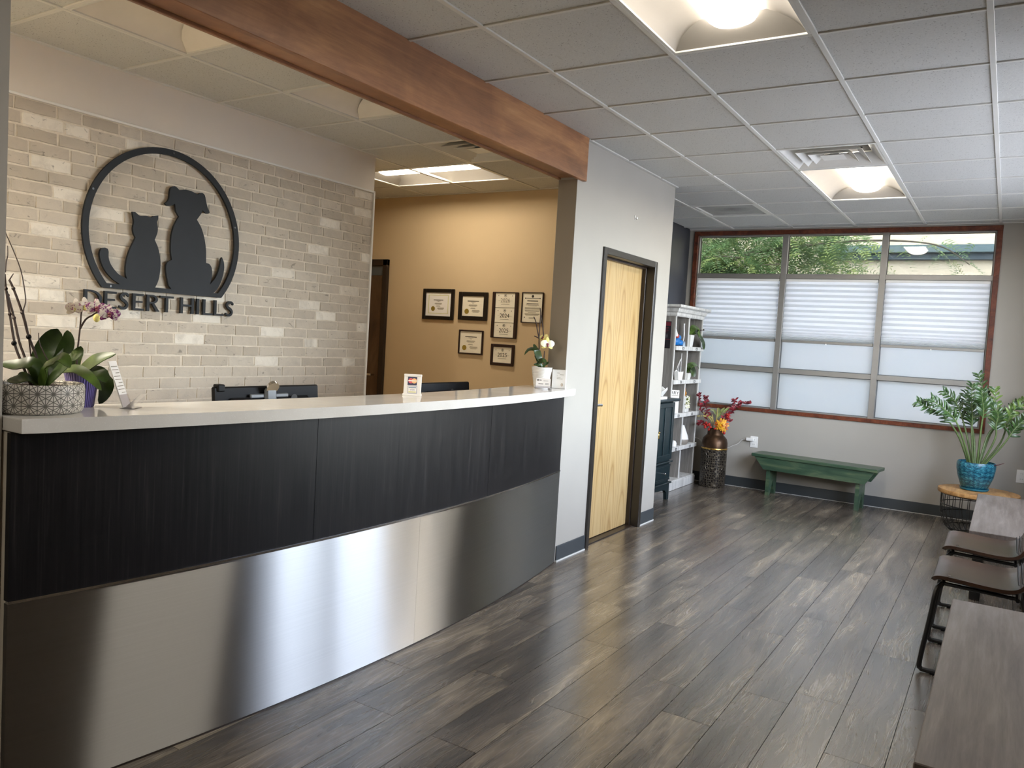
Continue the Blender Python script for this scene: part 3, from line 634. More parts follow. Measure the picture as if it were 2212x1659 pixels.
# honeycomb shades (bottom-up type, hung below the top row)
names = ('beside the bookshelf', 'in the middle bay', 'above the potted plant')
for i, nm in zip((0, 2, 4), names):
    x0, x1 = cx[i]+(.016 if i == 0 else .006), cx[i+1]-(.016 if i == 4 else .006); L = x1-x0
    sh = thing('cellular_shade', 'white pleated honeycomb shade %s of the far window' % nm, 'window shade', ((x0+x1)/2, 5.106, 1.567), group='honeycomb window shades')
    B().box((-L/2, -.014, .628), (L/2, .014, .653), .002).build('head_rail', 'white_plastic', sh)
    B().box((-L/2, -.015, 0), (L/2, .015, .026), .003).build('bottom_rail', 'aluminium', sh)
    # pleats: open at the top, packed towards the bottom rail
    zs = []; zc = .628; hts = [.05]*9+[.034, .027, .020, .014, .010, .008, .006, .006]
    k = (.628-.026)/sum(hts); hts = [q*k for q in hts]
    b = B(); V = []
    for q in hts:
        V += [(-.004, zc), (-.018, zc-q*.5)]; zc -= q
    V.append((-.004, .026)); vs_ = []; fs = []
    for y, z_ in V: vs_ += [(-L/2, y, z_), (L/2, y, z_)]
    n0 = len(V)
    for y, z_ in V: vs_ += [(-L/2, -y+.003, z_), (L/2, -y+.003, z_)]
    for j in range(n0-1): fs += [(2*j, 2*j+1, 2*j+3, 2*j+2)]
    b.faces(vs_[:2*n0], fs).build('fabric', 'shade_fabric', sh)
    bs_ = B()     # doubled, bonded fabric on the lower half of every cell
    for j in range(1, n0-1, 2):
        (ya, za), (yb, zb) = V[j], V[j+1]; bs_.faces([(-L/2, ya+.004, za), (L/2, ya+.004, za), (L/2, yb+.004, zb), (-L/2, yb+.004, zb)], [(0, 1, 2, 3)])
    bs_.build('bonded_strips', 'shade_bond', sh)
    B().cyl((0, -.012, -.006), (0, -.012, .004), .006, n=8).build('pull', 'white_plastic', sh)

# ------------------------------------------------------------------ ceiling fixtures
def troffer(name, label, loc, L, lens, rz, group):
    """recessed volumetric troffer: frame lip, two curved reflectors, sloped end plates, round lens; long axis local y, origin at centre of the opening"""
    t = thing(name, label, 'ceiling light', loc, rz, group); W = T-.03; hw = W/2; hl = L/2
    f = B()
    for x0, x1, y0, y1 in ((-hw-.006, -hw+.010, -hl, hl), (hw-.010, hw+.006, -hl, hl), (-hw+.01, hw-.01, -hl, -hl+.012), (-hw+.01, hw-.01, hl-.012, hl)): f.box((x0, y0, -.003), (x1, y1, .012), .001)
    f.build('frame', 'tee_white', t)
    for s in (-1, 1):
        pr = []
        for k in range(9):
            a = k/8; pr.append((s*(hw-.01-(hw-.01-.105)*a), .004+.085*math.sin(a*PI/2)**.8))
        vs_ = [(x, y, z_) for x, z_ in pr for y in (-hl+.01, hl-.01)]+[(x, y, z_+.004) for x, z_ in pr for y in (-hl+.01, hl-.01)]; n = len(pr)
        fs = [(2*k, 2*k+1, 2*k+3, 2*k+2) for k in range(n-1)]
        B().faces(vs_[:2*n], fs).build('reflector', 'reflector' if lens != 'lens_off' else 'reflector_unlit', t, smooth=SM)
    for s in (-1, 1):
        y0, y1 = s*(hl-.011), s*(hl-.13)
        vs_ = []; n = 13
        for k in range(n):
            x = -hw+.01+(W-.02)*k/(n-1); a = 1-abs(x)/(hw-.01); vs_ += [(x, y0, .004), (x, y0+(y1-y0)*min(1, (a*2.1))**.6, .006+.07*min(1, a*2.1)**.7)]
        B().faces(vs_, [(2*k, 2*k+1, 2*k+3, 2*k+2) for k in range(n-1)]).build('end_plate', 'reflector' if lens != 'lens_off' else 'reflector_unlit', t, smooth=SM)
    b = B(); vs_ = []; n = 13
    for q in range(2):
        for k in range(n):
            a = PI*k/(n-1); vs_.append((-.115*math.cos(a), (-1, 1)[q]*(hl-.085), .088-.05*math.sin(a)))
    b.faces(vs_, [(k, k+1, n+k+1, n+k) for k in range(n-1)]+[tuple(range(n)), tuple(range(n, 2*n))]); b.build('lens', lens, t, smooth=SM)
    h = B(); h.box((-hw+.005, -hl+.005, .105), (hw-.005, hl-.005, .112)); h.build('housing', 'white_metal', t)
    return t
troffer('ceiling_light', 'lit troffer at the near end of the lobby ceiling', (.5*T, -T, H), 2*T-.02, 'lens_lobby', 0, 'lobby troffers')
troffer('ceiling_light', 'lit troffer just past the lobby air diffuser', (.5*T, 5*T, H), 2*T-.02, 'lens_lobby', 0, 'lobby troffers')
troffer('ceiling_light', 'added unseen lit troffer behind the viewer in the lobby', (.5*T, -7*T, H), 2*T-.02, 'lens_lobby', 0, 'lobby troffers')  # unseen lamp added at the fixture spacing to lift the lobby light
troffer('ceiling_light', 'bright lit troffer in front of the tan certificate wall', (-2.184-T, .325+2.5*T, H), 2*T-.02, 'lens_office', PI/2, 'office troffers')
troffer('ceiling_light', 'added fill troffer out of view past the pier', (-2.184+.5*T, .325-6*T, H), 2*T-.02, 'lens_office_fill', 0, 'office troffers')  # added out of view to warm the brick wall and office ceiling
troffer('ceiling_light', 'second added fill troffer out of view by the brick wall end', (-2.184+.5*T, .325-9*T, H), 2*T-.02, 'lens_office_fill', 0, 'office troffers')  # unseen too, added to share the office fill light
troffer('ceiling_light', 'unlit square troffer nearest the pier, beside the beam', (-2.184+.5*T, .325-2.5*T, H), T-.02, 'lens_off', 0, 'office troffers')
troffer('ceiling_light', 'unlit square troffer halfway along the brick wall ceiling', (-2.184+.5*T, .325-.5*T, H), T-.02, 'lens_off', 0, 'office troffers')

def diffuser(label, loc):
    t = thing('air_diffuser', label, 'air vent', loc, 0, 'square cone diffusers'); h = T/2-.014
    def ring(s0, z0, s1, z1, name, m='white_metal'):
        v = [(-s0, -s0, z0), (s0, -s0, z0), (s0, s0, z0), (-s0, s0, z0), (-s1, -s1, z1), (s1, -s1, z1), (s1, s1, z1), (-s1, s1, z1)]; v += [(x, y, z+.003) for x, y, z in v]
        f = [(i, (i+1) % 4, 4+(i+1) % 4, 4+i) for i in range(4)]+[(8+i, 12+i, 12+(i+1) % 4, 8+(i+1) % 4) for i in range(4)]+[(i, 8+i, 8+(i+1) % 4, (i+1) % 4) for i in range(4)]+[(4+i, 4+(i+1) % 4, 12+(i+1) % 4, 12+i) for i in range(4)]
        B().faces(v, f).build(name, m, t)
    b = B(); b.box((-h, -h, .10), (h, h, .105)); b.build('plenum', 'dark_void', t)
    ring(h+.006, -.002, h-.012, -.001, 'outer_frame'); ring(h-.012, 0, h-.09, .07, 'louver'); ring(.20, -.004, .135, .05, 'louver'); ring(.135, -.006, .075, .035, 'louver')
    b = B(); s = .072; b.faces([(-s, -s, .0), (s, -s, .0), (s, s, .0), (-s, s, .0), (0, 0, .03)], [(0, 1, 4), (1, 2, 4), (2, 3, 4), (3, 0, 4), (0, 3, 2, 1)]); b.build('centre_cone', 'white_metal', t)
    b = B(); b.box((-.17, -.006, .05), (.17, .006, .056)); b.box((-.006, -.17, .05), (.006, .17, .056)); b.build('bracket', 'dark_void', t)
diffuser('white square air diffuser touching the far lobby troffer', (.5*T, 3.5*T, H))
diffuser('square air diffuser partly hidden behind the brown beam', (-2.184+.5*T, .325+1.5*T, H))
rg = thing('return_grille', 'grey perforated return air grille with a dust smudge', 'air vent', (-1.5*T, 6.5*T, H))
hh = T/2-.014
B().box((-hh+.03, -hh+.03, .012), (hh-.03, hh-.03, .015)).build('perforated_panel', 'grille_perforated', rg)
b = B()
for x0, x1, y0, y1 in ((-hh, -hh+.03, -hh, hh), (hh-.03, hh, -hh, hh), (-hh+.03, hh-.03, -hh, -hh+.03), (-hh+.03, hh-.03, hh-.03, hh)): b.box((x0, y0, -.001), (x1, y1, .016), .001)
b.build('frame', 'tee_white', rg)
b = B(); b.box((-hh+.008, -.05, -.006), (-hh+.014, .05, -.001)); b.box((-hh+.008, -.03, -.012), (-hh+.03, -.02, -.003)); b.box((-hh+.008, .02, -.012), (-hh+.03, .03, -.003)); b.build('latch', 'white_metal', rg)

# ------------------------------------------------------------------ outdoors
struct(B().box((-30, 5.27, -.3), (30, 40, -.1)).build('ground', 'concrete'), 'paved ground outside the windows', 'ground')
struct(B().box((2.15, -20, -.3), (30, 5.27, -.1)).build('ground_side', 'concrete'), 'paved ground beside the storefront window', 'ground')
bd = thing('building', 'cream stucco building with a slate band across the street', 'building', (0, 11, -.1))
B().box((-8, 0, 0), (10, .4, 6.2)).build('wall', 'stucco', bd)
B().box((-1.5, -.22, 3.285), (10, 0, 3.405), .005).build('fascia', 'band_teal', bd); B().box((-1.5, -.12, 3.18), (10, 0, 3.285), .005).build('fascia_lower', 'band_slate', bd)
B().box((-8.1, -.1, 6.2), (10.1, .5, 6.35)).build('parapet', 'stucco', bd)
tr = thing('tree', 'feathery green honey locust tree outside the window', 'tree', (-3.1, 8.4, -.1))
rt = random.Random(3)
b = B(); b.tube([(0, 0, 0), (.05, 0, 1.2), (-.03, .02, 2.2), (.1, 0, 3.4), (.0, .1, 4.8)], .11, 8, .03)
brs = [[(0, 0, 2.1), (.6, -.4, 2.55), (1.3, -.9, 2.85), (2.0, -1.0, 2.95), (2.7, -1.1, 3.0), (3.3, -1.05, 3.0), (3.7, -1.0, 2.93), (4.0, -1.0, 2.72)], [(0, 0, 2.3), (.4, -.5, 2.7), (.7, -1.0, 2.75), (1.0, -1.3, 2.8), (1.5, -1.5, 2.75)], [(0, 0, 2.4), (-.5, -.6, 2.7), (-.9, -1.0, 2.9)], [(0, 0, 2.6), (.7, .2, 3.2), (1.6, .3, 3.5), (2.4, .1, 3.4)], [(0, 0, 2.2), (.3, -.9, 2.5), (.5, -1.4, 2.55), (.8, -1.6, 2.5)], [(0, 0, 2.8), (.5, .3, 3.5), (1.1, -.2, 3.7)], [(0, 0, 1.9), (.5, -.2, 2.3), (1.1, -.6, 2.55), (1.7, -.8, 2.6)], [(0, 0, 2.0), (.6, -.7, 2.5), (1.2, -1.2, 2.65), (1.9, -1.25, 2.7)]]
b.build('trunk', 'bark', tr, smooth=SM)
fol = B(); fol2 = B(); bb = B()
def spray(dst, p, d, L):
    """a compound leaf: rachis with paired leaflets"""
    d = Vector(d).normalized(); sd = d.cross(Vector((0, 0, 1)))
    sd = (sd.normalized() if sd.length > .05 else Vector((1, 0, 0))); sd = (sd*math.cos(rt.uniform(-.7, .7))+Vector((0, 0, 1))*math.sin(rt.uniform(-.7, .7))).normalized()
    vs_ = []; fs = []
    n = 8
    for k in range(n):
        q = Vector(p)+d*L*(k+1)/n+Vector((0, 0, -.35*L*((k+1)/n)**2)); ll = L*.26*(1-.5*k/n)
        for s in (-1, 1):
            e = (sd*s*.9+d*.45).normalized()*ll; w = d*ll*.17; i = len(vs_)
            vs_ += [q, q+e*.5+w, q+e, q+e*.5-w]; fs.append((i, i+1, i+2, i+3))
    dst.faces(vs_, fs)
for br in brs:
    pts = catmull([Vector(q) for q in br], 10); bb.tube(br, .025, 6, .006, 4)
    for i, q in enumerate(pts):
        u = i/len(pts)
        if u < .12: continue
        if q.x > 2.85 and i % 4: continue
        for s in range(9 if u < .8 and q.x < 2.85 else 4):
            a = rt.uniform(0, 2*PI); dv = Vector((math.cos(a), math.sin(a), rt.uniform(-.9, .3)))
            spray(fol if rt.random() < .72 else fol2, q+Vector((rt.gauss(0, .09), rt.gauss(0, .1), rt.gauss(0, .1))), dv, rt.uniform(.2, .36))
for _ in range(5000):      # inner crown
    p = Vector((rt.uniform(-1.0, 2.75), rt.uniform(-1.3, .9), rt.uniform(2.2, 3.7)))
    if p.x > 2.45-.5*abs(p.z-2.9) and rt.random() < .75: continue
    a = rt.uniform(0, 2*PI); spray(fol if rt.random() < .8 else fol2, p, (math.cos(a), math.sin(a), rt.uniform(-.8, .2)), rt.uniform(.18, .36))
bb.build('branches', 'bark', tr, smooth=SM); fol.build('foliage', 'foliage_green', tr); fol2.build('young_foliage', 'foliage_pale', tr)
# ------------------------------------------------------------------ reception desk (bowed front)
DC = (-10.266, -.693); DR = 9.415
def arcx(y, R): return DC[0]+math.sqrt(R*R-(y-DC[1])**2)
def curved(y0, y1, z0, z1, Rf, Rb, n=24, uv=False, yoff=0, base=(0, 0, 0)):
    b = B(); vs_ = []
    for k in range(n+1):
        y = y0+(y1-y0)*k/n
        vs_ += [(arcx(y, Rf)-base[0], y-base[1], z0-base[2]), (arcx(y, Rf)-base[0], y-base[1], z1-base[2]), (arcx(y, Rb)-base[0], y-base[1], z1-base[2]), (arcx(y, Rb)-base[0], y-base[1], z0-base[2])]
    fs = []
    for k in range(n):
        for q in range(4): fs.append((4*k+q, 4*k+(q+1) % 4, 4*k+4+(q+1) % 4, 4*k+4+q))
    fs += [(0, 1, 2, 3), (4*n, 4*n+1, 4*n+2, 4*n+3)]
    b.faces(vs_, fs)
    if uv:
        L = b.bm.loops.layers.uv.new('UVMap')
        for f in b.bm.faces:
            for lp in f.loops: lp[L].uv = (lp.vert.co.y, lp.vert.co.z)
    return b
DB = (-.95, -.58, 0)
desk = thing('reception_desk', 'bowed reception desk with black wood-grain front above brushed steel', 'reception desk', DB)
for y0, y1 in ((-2.258, -1.198), (-1.196, .049), (.051, 1.112)): curved(y0, y1, .610, 1.094, DR, DR-.02, 18, base=DB).build('laminate_panel', 'laminate', desk, smooth=SM)
for y0, y1 in ((-2.258, -.5455), (-.5445, 1.112)): curved(y0, y1, .006, .602, DR+.001, DR-.018, 24, uv=True, base=DB).build('steel_panel', 'steel', desk, smooth=SM)
curved(-2.258, 1.112, .602, .610, DR+.004, DR-.01, 40, base=DB).build('metal_strip', 'chrome', desk, smooth=SM)
curved(-2.25, 1.11, 0, 1.094, DR-.021, DR-.12, 30, base=DB).build('carcass', 'desk_bounce', desk)
curved(-2.258, 1.112, 0, .006, DR+.003, DR-.018, 40, base=DB).build('sealant_line', 'frame_bronze_dark', desk)
top = B(); n = 48; RF, RBk = DR+.052, 9.13; y0, y1 = -2.256, 1.19
prof = [(arcx(y0+(y1-y0)*k/n, RF), y0+(y1-y0)*k/n) for k in range(n+1)]
back = [(XD+.0005, y1), (XD+.0005, 1.1125)]+[(arcx(yy, RBk), yy) for yy in [1.1125-(1.1125-y0)*k/30 for k in range(31)]]
poly = prof+back
top.prism([(x+1.0, y+.5) for x, y in poly], 2, 0, .042)
bmesh.ops.bevel(top.bm, geom=[e for e in top.bm.edges if abs(e.verts[0].co.z-e.verts[1].co.z) < .001], offset=.004, segments=2, affect='EDGES', profile=.6)
ct = top.build('countertop', 'quartz', None, (-1.0, -.5, 1.097)); tag(ct, 'glossy white quartz ledge along the top of the reception desk', 'countertop')
wd = thing('work_desk', 'low staff work surface behind the reception counter', 'desk', (-1.6, -.5, 0))
b = B(); b.box((-.36, -1.7, .71), (.30, 1.55, .74), .004); b.build('worktop', 'desk_bounce', wd)
for y in (-1.6, 0, 1.45): B().box((-.33, y, 0), (.28, y+.03, .71)).build('leg_panel', 'desk_bounce', wd)

# ------------------------------------------------------------------ wall sign
CAT = [(-0.8837, 1.6105), (-0.9189, 1.6301), (-0.954, 1.6606), (-0.9797, 1.6963), (-0.9962, 1.7414), (-0.9971, 1.7706), (-0.9885, 1.788), (-0.9704, 1.7944), (-0.9549, 1.7905), (-0.9501, 1.7763), (-0.9492, 1.7469), (-0.9403, 1.7183), (-0.9208, 1.6907), (-0.8884, 1.6611), (-0.8418, 1.6415), (-0.8489, 1.662), (-0.8515, 1.704), (-0.8454, 1.753), (-0.832, 1.7969), (-0.8139, 1.8385), (-0.7999, 1.8707), (-0.811, 1.8904), (-0.8166, 1.9198), (-0.8112, 1.9539), (-0.8166, 1.9802), (-0.8227, 2.0081), (-0.8065, 2.0084), (-0.7777, 1.9924), (-0.7434, 1.998), (-0.711, 1.9951), (-0.6963, 2.0043), (-0.6672, 2.0114), (-0.6685, 1.9913), (-0.6747, 1.973), (-0.6681, 1.9417), (-0.6711, 1.9102), (-0.6849, 1.8741), (-0.6666, 1.8423), (-0.6526, 1.8003), (-0.6448, 1.7574), (-0.6446, 1.7134), (-0.6499, 1.6689), (-0.6592, 1.6367), (-0.672, 1.6105), (-0.6748, 1.5915), (-0.8861, 1.5863)]
DOG = [(-0.5724, 1.6107), (-0.5888, 1.6303), (-0.597, 1.6613), (-0.6069, 1.6984), (-0.609, 1.7361), (-0.5973, 1.7627), (-0.5729, 1.7762), (-0.5815, 1.8152), (-0.5834, 1.8657), (-0.5803, 1.9167), (-0.5692, 1.9626), (-0.5528, 2.0), (-0.5372, 2.0265), (-0.5584, 2.0529), (-0.5658, 2.0959), (-0.5774, 2.0845), (-0.6019, 2.0759), (-0.6196, 2.0772), (-0.6289, 2.085), (-0.6134, 2.1002), (-0.6036, 2.1207), (-0.6013, 2.1524), (-0.5952, 2.1786), (-0.5779, 2.1913), (-0.5601, 2.1903), (-0.5401, 2.1764), (-0.5056, 2.186), (-0.4614, 2.1847), (-0.416, 2.1737), (-0.405, 2.1842), (-0.3862, 2.1876), (-0.3703, 2.1755), (-0.3613, 2.1444), (-0.3482, 2.1073), (-0.3332, 2.0835), (-0.3429, 2.074), (-0.3623, 2.0754), (-0.382, 2.0885), (-0.3903, 2.0676), (-0.419, 2.0272), (-0.3934, 1.9953), (-0.3725, 1.9524), (-0.3573, 1.9019), (-0.3489, 1.8501), (-0.346, 1.7829), (-0.3265, 1.7811), (-0.3076, 1.7618), (-0.3007, 1.7291), (-0.3032, 1.6954), (-0.3134, 1.6577), (-0.2794, 1.6943), (-0.2574, 1.7402), (-0.2451, 1.7887), (-0.2423, 1.816), (-0.2348, 1.829), (-0.2216, 1.8048), (-0.2161, 1.7715), (-0.2207, 1.7304), (-0.2385, 1.6745), (-0.2608, 1.6353), (-0.2837, 1.6112), (-0.291, 1.5959), (-0.5696, 1.5936)]
ORC_STEMS = [[(-0.059, -0.026, 0.155), (-0.076, -0.034, 0.201), (-0.096, -0.04, 0.288), (-0.112, -0.045, 0.364), (-0.119, -0.046, 0.408)], [(-0.077, -0.002, 0.154), (-0.096, -0.011, 0.204), (-0.116, -0.018, 0.277), (-0.127, -0.032, 0.345), (-0.141, -0.038, 0.381)], [(-0.014, 0.002, 0.152), (-0.042, -0.011, 0.223), (-0.065, -0.02, 0.295), (-0.093, -0.033, 0.366), (-0.106, -0.039, 0.391)]]
ORC_TWIGS = [[(-0.029, -0.008, 0.151), (-0.047, -0.013, 0.247), (-0.062, -0.018, 0.297), (-0.059, -0.014, 0.327), (-0.063, -0.015, 0.36), (-0.079, -0.02, 0.423), (-0.107, -0.033, 0.49), (-0.127, -0.043, 0.534), (-0.133, -0.045, 0.557), (-0.144, -0.051, 0.575)], [(-0.118, -0.045, 0.413), (-0.118, -0.043, 0.445), (-0.116, -0.04, 0.465), (-0.118, -0.04, 0.494)], [(-0.105, -0.039, 0.391), (-0.101, -0.035, 0.402), (-0.096, -0.032, 0.411)], [(0.018, 0.021, 0.146), (-0.011, 0.007, 0.201), (-0.018, 0.005, 0.237)]]
ORC_LEAVES = [([(0.022, 0.023, 0.136), (0.008, -0.021, 0.142), (-0.036, -0.048, 0.138), (-0.076, -0.073, 0.14)], 0.051), ([(0.037, -0.004, 0.115), (0.025, -0.048, 0.106), (0.013, -0.068, 0.098), (-0.012, -0.083, 0.095)], 0.04), ([(-0.016, 0.023, 0.136), (-0.031, 0.04, 0.172), (-0.031, 0.055, 0.218), (-0.021, 0.063, 0.251)], 0.081), ([(-0.009, 0.063, 0.149), (-0.005, 0.08, 0.191), (-0.001, 0.085, 0.22), (-0.006, 0.084, 0.248)], 0.045), ([(0.054, -0.004, 0.137), (0.095, -0.001, 0.159), (0.121, 0.004, 0.169), (0.142, 0.015, 0.143)], 0.053), ([(0.032, 0.065, 0.151), (0.048, 0.077, 0.169), (0.06, 0.086, 0.186), (0.064, 0.089, 0.203)], 0.038)]
PUR_STEM = [[(-0.053, -0.024, 0.123), (-0.056, -0.023, 0.175), (-0.055, -0.019, 0.231), (-0.055, -0.016, 0.27), (-0.055, -0.014, 0.305), (-0.052, -0.011, 0.318)], [(-0.055, -0.017, 0.253), (-0.042, -0.007, 0.284), (-0.025, 0.005, 0.299), (-0.008, 0.017, 0.313), (0.015, 0.03, 0.31)]]
PUR_LEAVES = [([(-0.039, -0.017, 0.113), (0.007, -0.009, 0.149), (0.035, 0.009, 0.168), (0.068, 0.031, 0.18)], 0.045), ([(-0.057, -0.063, 0.117), (0.009, -0.057, 0.126), (0.066, -0.046, 0.102), (0.096, -0.03, 0.067)], 0.037), ([(-0.039, -0.017, 0.116), (0.019, -0.015, 0.118), (0.055, -0.005, 0.112), (0.068, 0.001, 0.089)], 0.056), ([(-0.035, 0.021, 0.107), (-0.019, 0.053, 0.081), (-0.019, 0.05, 0.042), (-0.032, 0.04, 0.01)], 0.048), ([(-0.077, -0.017, 0.109), (-0.09, -0.011, 0.143), (-0.081, -0.003, 0.174), (-0.079, -0.001, 0.196)], 0.035)]
PUR_FLOWERS = [(-0.082, -0.018, 0.319), (-0.049, -0.008, 0.325), (-0.006, 0.007, 0.323), (0.04, 0.022, 0.306)]
PUR_BUD = (-0.012, 0.012, 0.291)
YEL_STEMS = [[(-0.007, 0.006, 0.144), (-0.014, 0.007, 0.23), (-0.021, 0.008, 0.308), (-0.024, 0.012, 0.406), (-0.025, 0.016, 0.465), (-0.031, 0.015, 0.507)], [(0.018, 0.021, 0.153), (0.015, 0.023, 0.192), (0.014, 0.025, 0.235)], [(0.002, 0.024, 0.329), (-0.004, 0.023, 0.364), (-0.009, 0.022, 0.395), (-0.022, 0.018, 0.461)], [(-0.022, 0.008, 0.312), (-0.03, 0.005, 0.346), (-0.037, 0.003, 0.373), (-0.047, -0.001, 0.416), (-0.061, -0.007, 0.45)], [(-0.021, 0.008, 0.312), (-0.032, 0.002, 0.319), (-0.05, -0.009, 0.327)]]
YEL_LEAVES = [([(-0.02, 0.003, 0.233), (-0.045, -0.011, 0.243), (-0.074, -0.03, 0.237), (-0.093, -0.044, 0.201)], 0.027), ([(-0.017, -0.018, 0.233), (-0.003, -0.023, 0.206), (0.009, -0.018, 0.18), (0.02, 0.0, 0.161)], 0.047), ([(0.001, -0.024, 0.156), (0.029, -0.029, 0.173), (0.042, -0.021, 0.174), (0.056, -0.013, 0.167)], 0.037), ([(-0.034, 0.018, 0.229), (-0.045, 0.012, 0.248), (-0.053, 0.009, 0.263), (-0.059, 0.006, 0.274)], 0.027), ([(0.014, -0.005, 0.141), (0.007, -0.033, 0.144), (-0.002, -0.05, 0.148), (-0.011, -0.056, 0.143)], 0.02), ([(0.01, 0.04, 0.145), (0.014, 0.055, 0.153), (0.021, 0.059, 0.157), (0.027, 0.063, 0.168)], 0.02)]
YEL_FLOWERS = [(0.036, 0.018, 0.28), (-0.007, 0.041, 0.317)]
ZZ = [[(-0.102, -0.046, 0.252), (-0.145, -0.06, 0.443), (-0.273, -0.128, 0.621), (-0.388, -0.253, 0.683), (-0.461, -0.297, 0.721)], [(-0.072, -0.063, 0.251), (-0.134, -0.144, 0.497), (-0.199, -0.2, 0.619), (-0.282, -0.27, 0.693), (-0.363, -0.315, 0.76)], [(-0.052, 0.043, 0.249), (-0.101, 0.064, 0.486), (-0.162, 0.062, 0.657), (-0.21, 0.038, 0.748), (-0.287, -0.005, 0.814)], [(-0.039, -0.007, 0.249), (-0.055, -0.001, 0.482), (-0.062, 0.027, 0.614), (-0.077, 0.027, 0.748), (-0.086, 0.031, 0.888)], [(-0.019, 0.076, 0.251), (-0.043, 0.123, 0.461), (-0.083, 0.153, 0.578), (-0.115, 0.164, 0.684), (-0.132, 0.185, 0.806)], [(0.008, -0.025, 0.251), (0.011, -0.076, 0.509), (0.018, -0.108, 0.683), (0.006, -0.133, 0.761), (-0.009, -0.159, 0.859)], [(0.016, 0.086, 0.254), (0.008, 0.132, 0.48), (0.014, 0.173, 0.683), (0.003, 0.176, 0.818), (-0.05, 0.154, 0.977)], [(0.029, 0.035, 0.254), (0.058, 0.067, 0.457), (0.111, 0.108, 0.574), (0.103, 0.136, 0.706), (0.082, 0.157, 0.859)], [(0.058, -0.005, 0.262), (0.117, -0.015, 0.45), (0.116, -0.031, 0.57), (0.122, -0.044, 0.664), (0.066, -0.085, 0.739)], [(0.074, 0.064, 0.257), (0.158, 0.079, 0.414), (0.195, 0.067, 0.586), (0.211, 0.059, 0.667), (0.271, 0.078, 0.752)], [(0.092, 0.004, 0.259), (0.176, -0.004, 0.403), (0.239, -0.004, 0.529), (0.283, 0.004, 0.599), (0.327, 0.012, 0.655)], [(0.038, 0.135, 0.252), (0.077, 0.245, 0.466), (0.154, 0.348, 0.585), (0.221, 0.421, 0.692), (0.308, 0.481, 0.777)]]
BOUQ_BR = [[(-0.049, 0.008, 0.57), (-0.094, -0.012, 0.681), (-0.17, -0.052, 0.79), (-0.205, -0.067, 0.887), (-0.202, -0.06, 0.966)], [(-0.043, 0.012, 0.57), (-0.086, -0.004, 0.724), (-0.126, -0.023, 0.807), (-0.142, -0.027, 0.892), (-0.149, -0.028, 0.941)], [(-0.013, 0.031, 0.573), (0.037, 0.071, 0.712), (0.085, 0.107, 0.786), (0.124, 0.134, 0.832), (0.176, 0.168, 0.864)], [(-0.001, 0.039, 0.573), (0.058, 0.087, 0.749), (0.121, 0.134, 0.86), (0.203, 0.188, 0.894), (0.27, 0.229, 0.899)], [(-0.025, 0.024, 0.572), (0.014, 0.056, 0.689), (0.055, 0.088, 0.777), (0.108, 0.127, 0.881), (0.125, 0.141, 0.925)], [(-0.049, 0.008, 0.57), (-0.121, -0.032, 0.636), (-0.166, -0.058, 0.669), (-0.19, -0.075, 0.632)], [(-0.013, 0.031, 0.573), (0.034, 0.067, 0.661), (0.062, 0.086, 0.699), (0.093, 0.105, 0.69)]]
BOUQ_GR = [[(-0.043, 0.012, 0.57), (-0.07, 0.003, 0.683), (-0.111, -0.019, 0.744), (-0.15, -0.041, 0.77)], [(-0.04, 0.014, 0.571), (-0.062, 0.006, 0.655), (-0.098, -0.011, 0.724), (-0.141, -0.038, 0.735)], [(-0.037, 0.016, 0.571), (-0.05, 0.014, 0.656), (-0.06, 0.011, 0.705), (-0.07, 0.008, 0.751)], [(-0.034, 0.018, 0.571), (-0.058, 0.01, 0.684), (-0.093, -0.007, 0.738), (-0.198, -0.073, 0.732)], [(-0.031, 0.02, 0.571), (-0.028, 0.029, 0.686), (-0.027, 0.034, 0.743), (-0.03, 0.037, 0.821)]]
BOUQ_GL = [[(-0.028, 0.029, 0.686), (-0.04, 0.027, 0.763), (-0.062, 0.016, 0.805), (-0.092, -0.002, 0.806)], [(-0.022, 0.033, 0.686), (-0.009, 0.045, 0.744), (0.006, 0.058, 0.795), (0.038, 0.081, 0.84)], [(-0.022, 0.033, 0.686), (0.015, 0.061, 0.753), (0.041, 0.08, 0.805), (0.08, 0.108, 0.847)], [(-0.033, 0.025, 0.671), (-0.025, 0.034, 0.729), (-0.005, 0.05, 0.78), (-0.022, 0.043, 0.836)]]
BOUQ_BERRY = [(-0.095, -0.075, 0.628), (-0.036, -0.064, 0.605), (0.007, -0.038, 0.594), (0.057, 0.006, 0.604), (-0.122, -0.055, 0.659), (-0.083, -0.042, 0.655), (0.057, 0.087, 0.763), (0.063, 0.091, 0.753)]
BOUQ_YEL = (0.047, -0.02, 0.654)
sg = thing('wall_sign', 'black metal cat and dog emblem above the raised words DESERT HILLS', 'sign', (-2.735, -.604, 1.47))
SO = (-.604, 1.47); SX0, SX1 = .005, .019
def sy(q): return (q[0]-SO[0], q[1]-SO[1])
def ribbon(b, outer, inner, x0=SX0, x1=SX1):
    n = len(outer); v = []
    for a, c in zip(outer, inner): v += [(x0, a[0], a[1]), (x1, a[0], a[1]), (x1, c[0], c[1]), (x0, c[0], c[1])]
    f = [(4*k+q, 4*k+(q+1) % 4, 4*k+4+(q+1) % 4, 4*k+4+q) for k in range(n-1) for q in range(4)]+[(0, 1, 2, 3), (4*n-4, 4*n-3, 4*n-2, 4*n-1)]
    b.faces(v, f); return b
cyr, czr, Ro, Ri = 0, 1.9006-SO[1], .491, .457
def ringpts(R, zb): 
    a0 = math.asin((zb-1.9006)/R); return [(R*math.cos(a0+(PI-2*a0)*k/80), czr+R*math.sin(a0+(PI-2*a0)*k/80)) for k in range(81)]
b = B(); ribbon(b, ringpts(Ro, 1.5838), ringpts(Ri, 1.6085)); zb0, zb1 = 1.5838-SO[1], 1.609-SO[1]
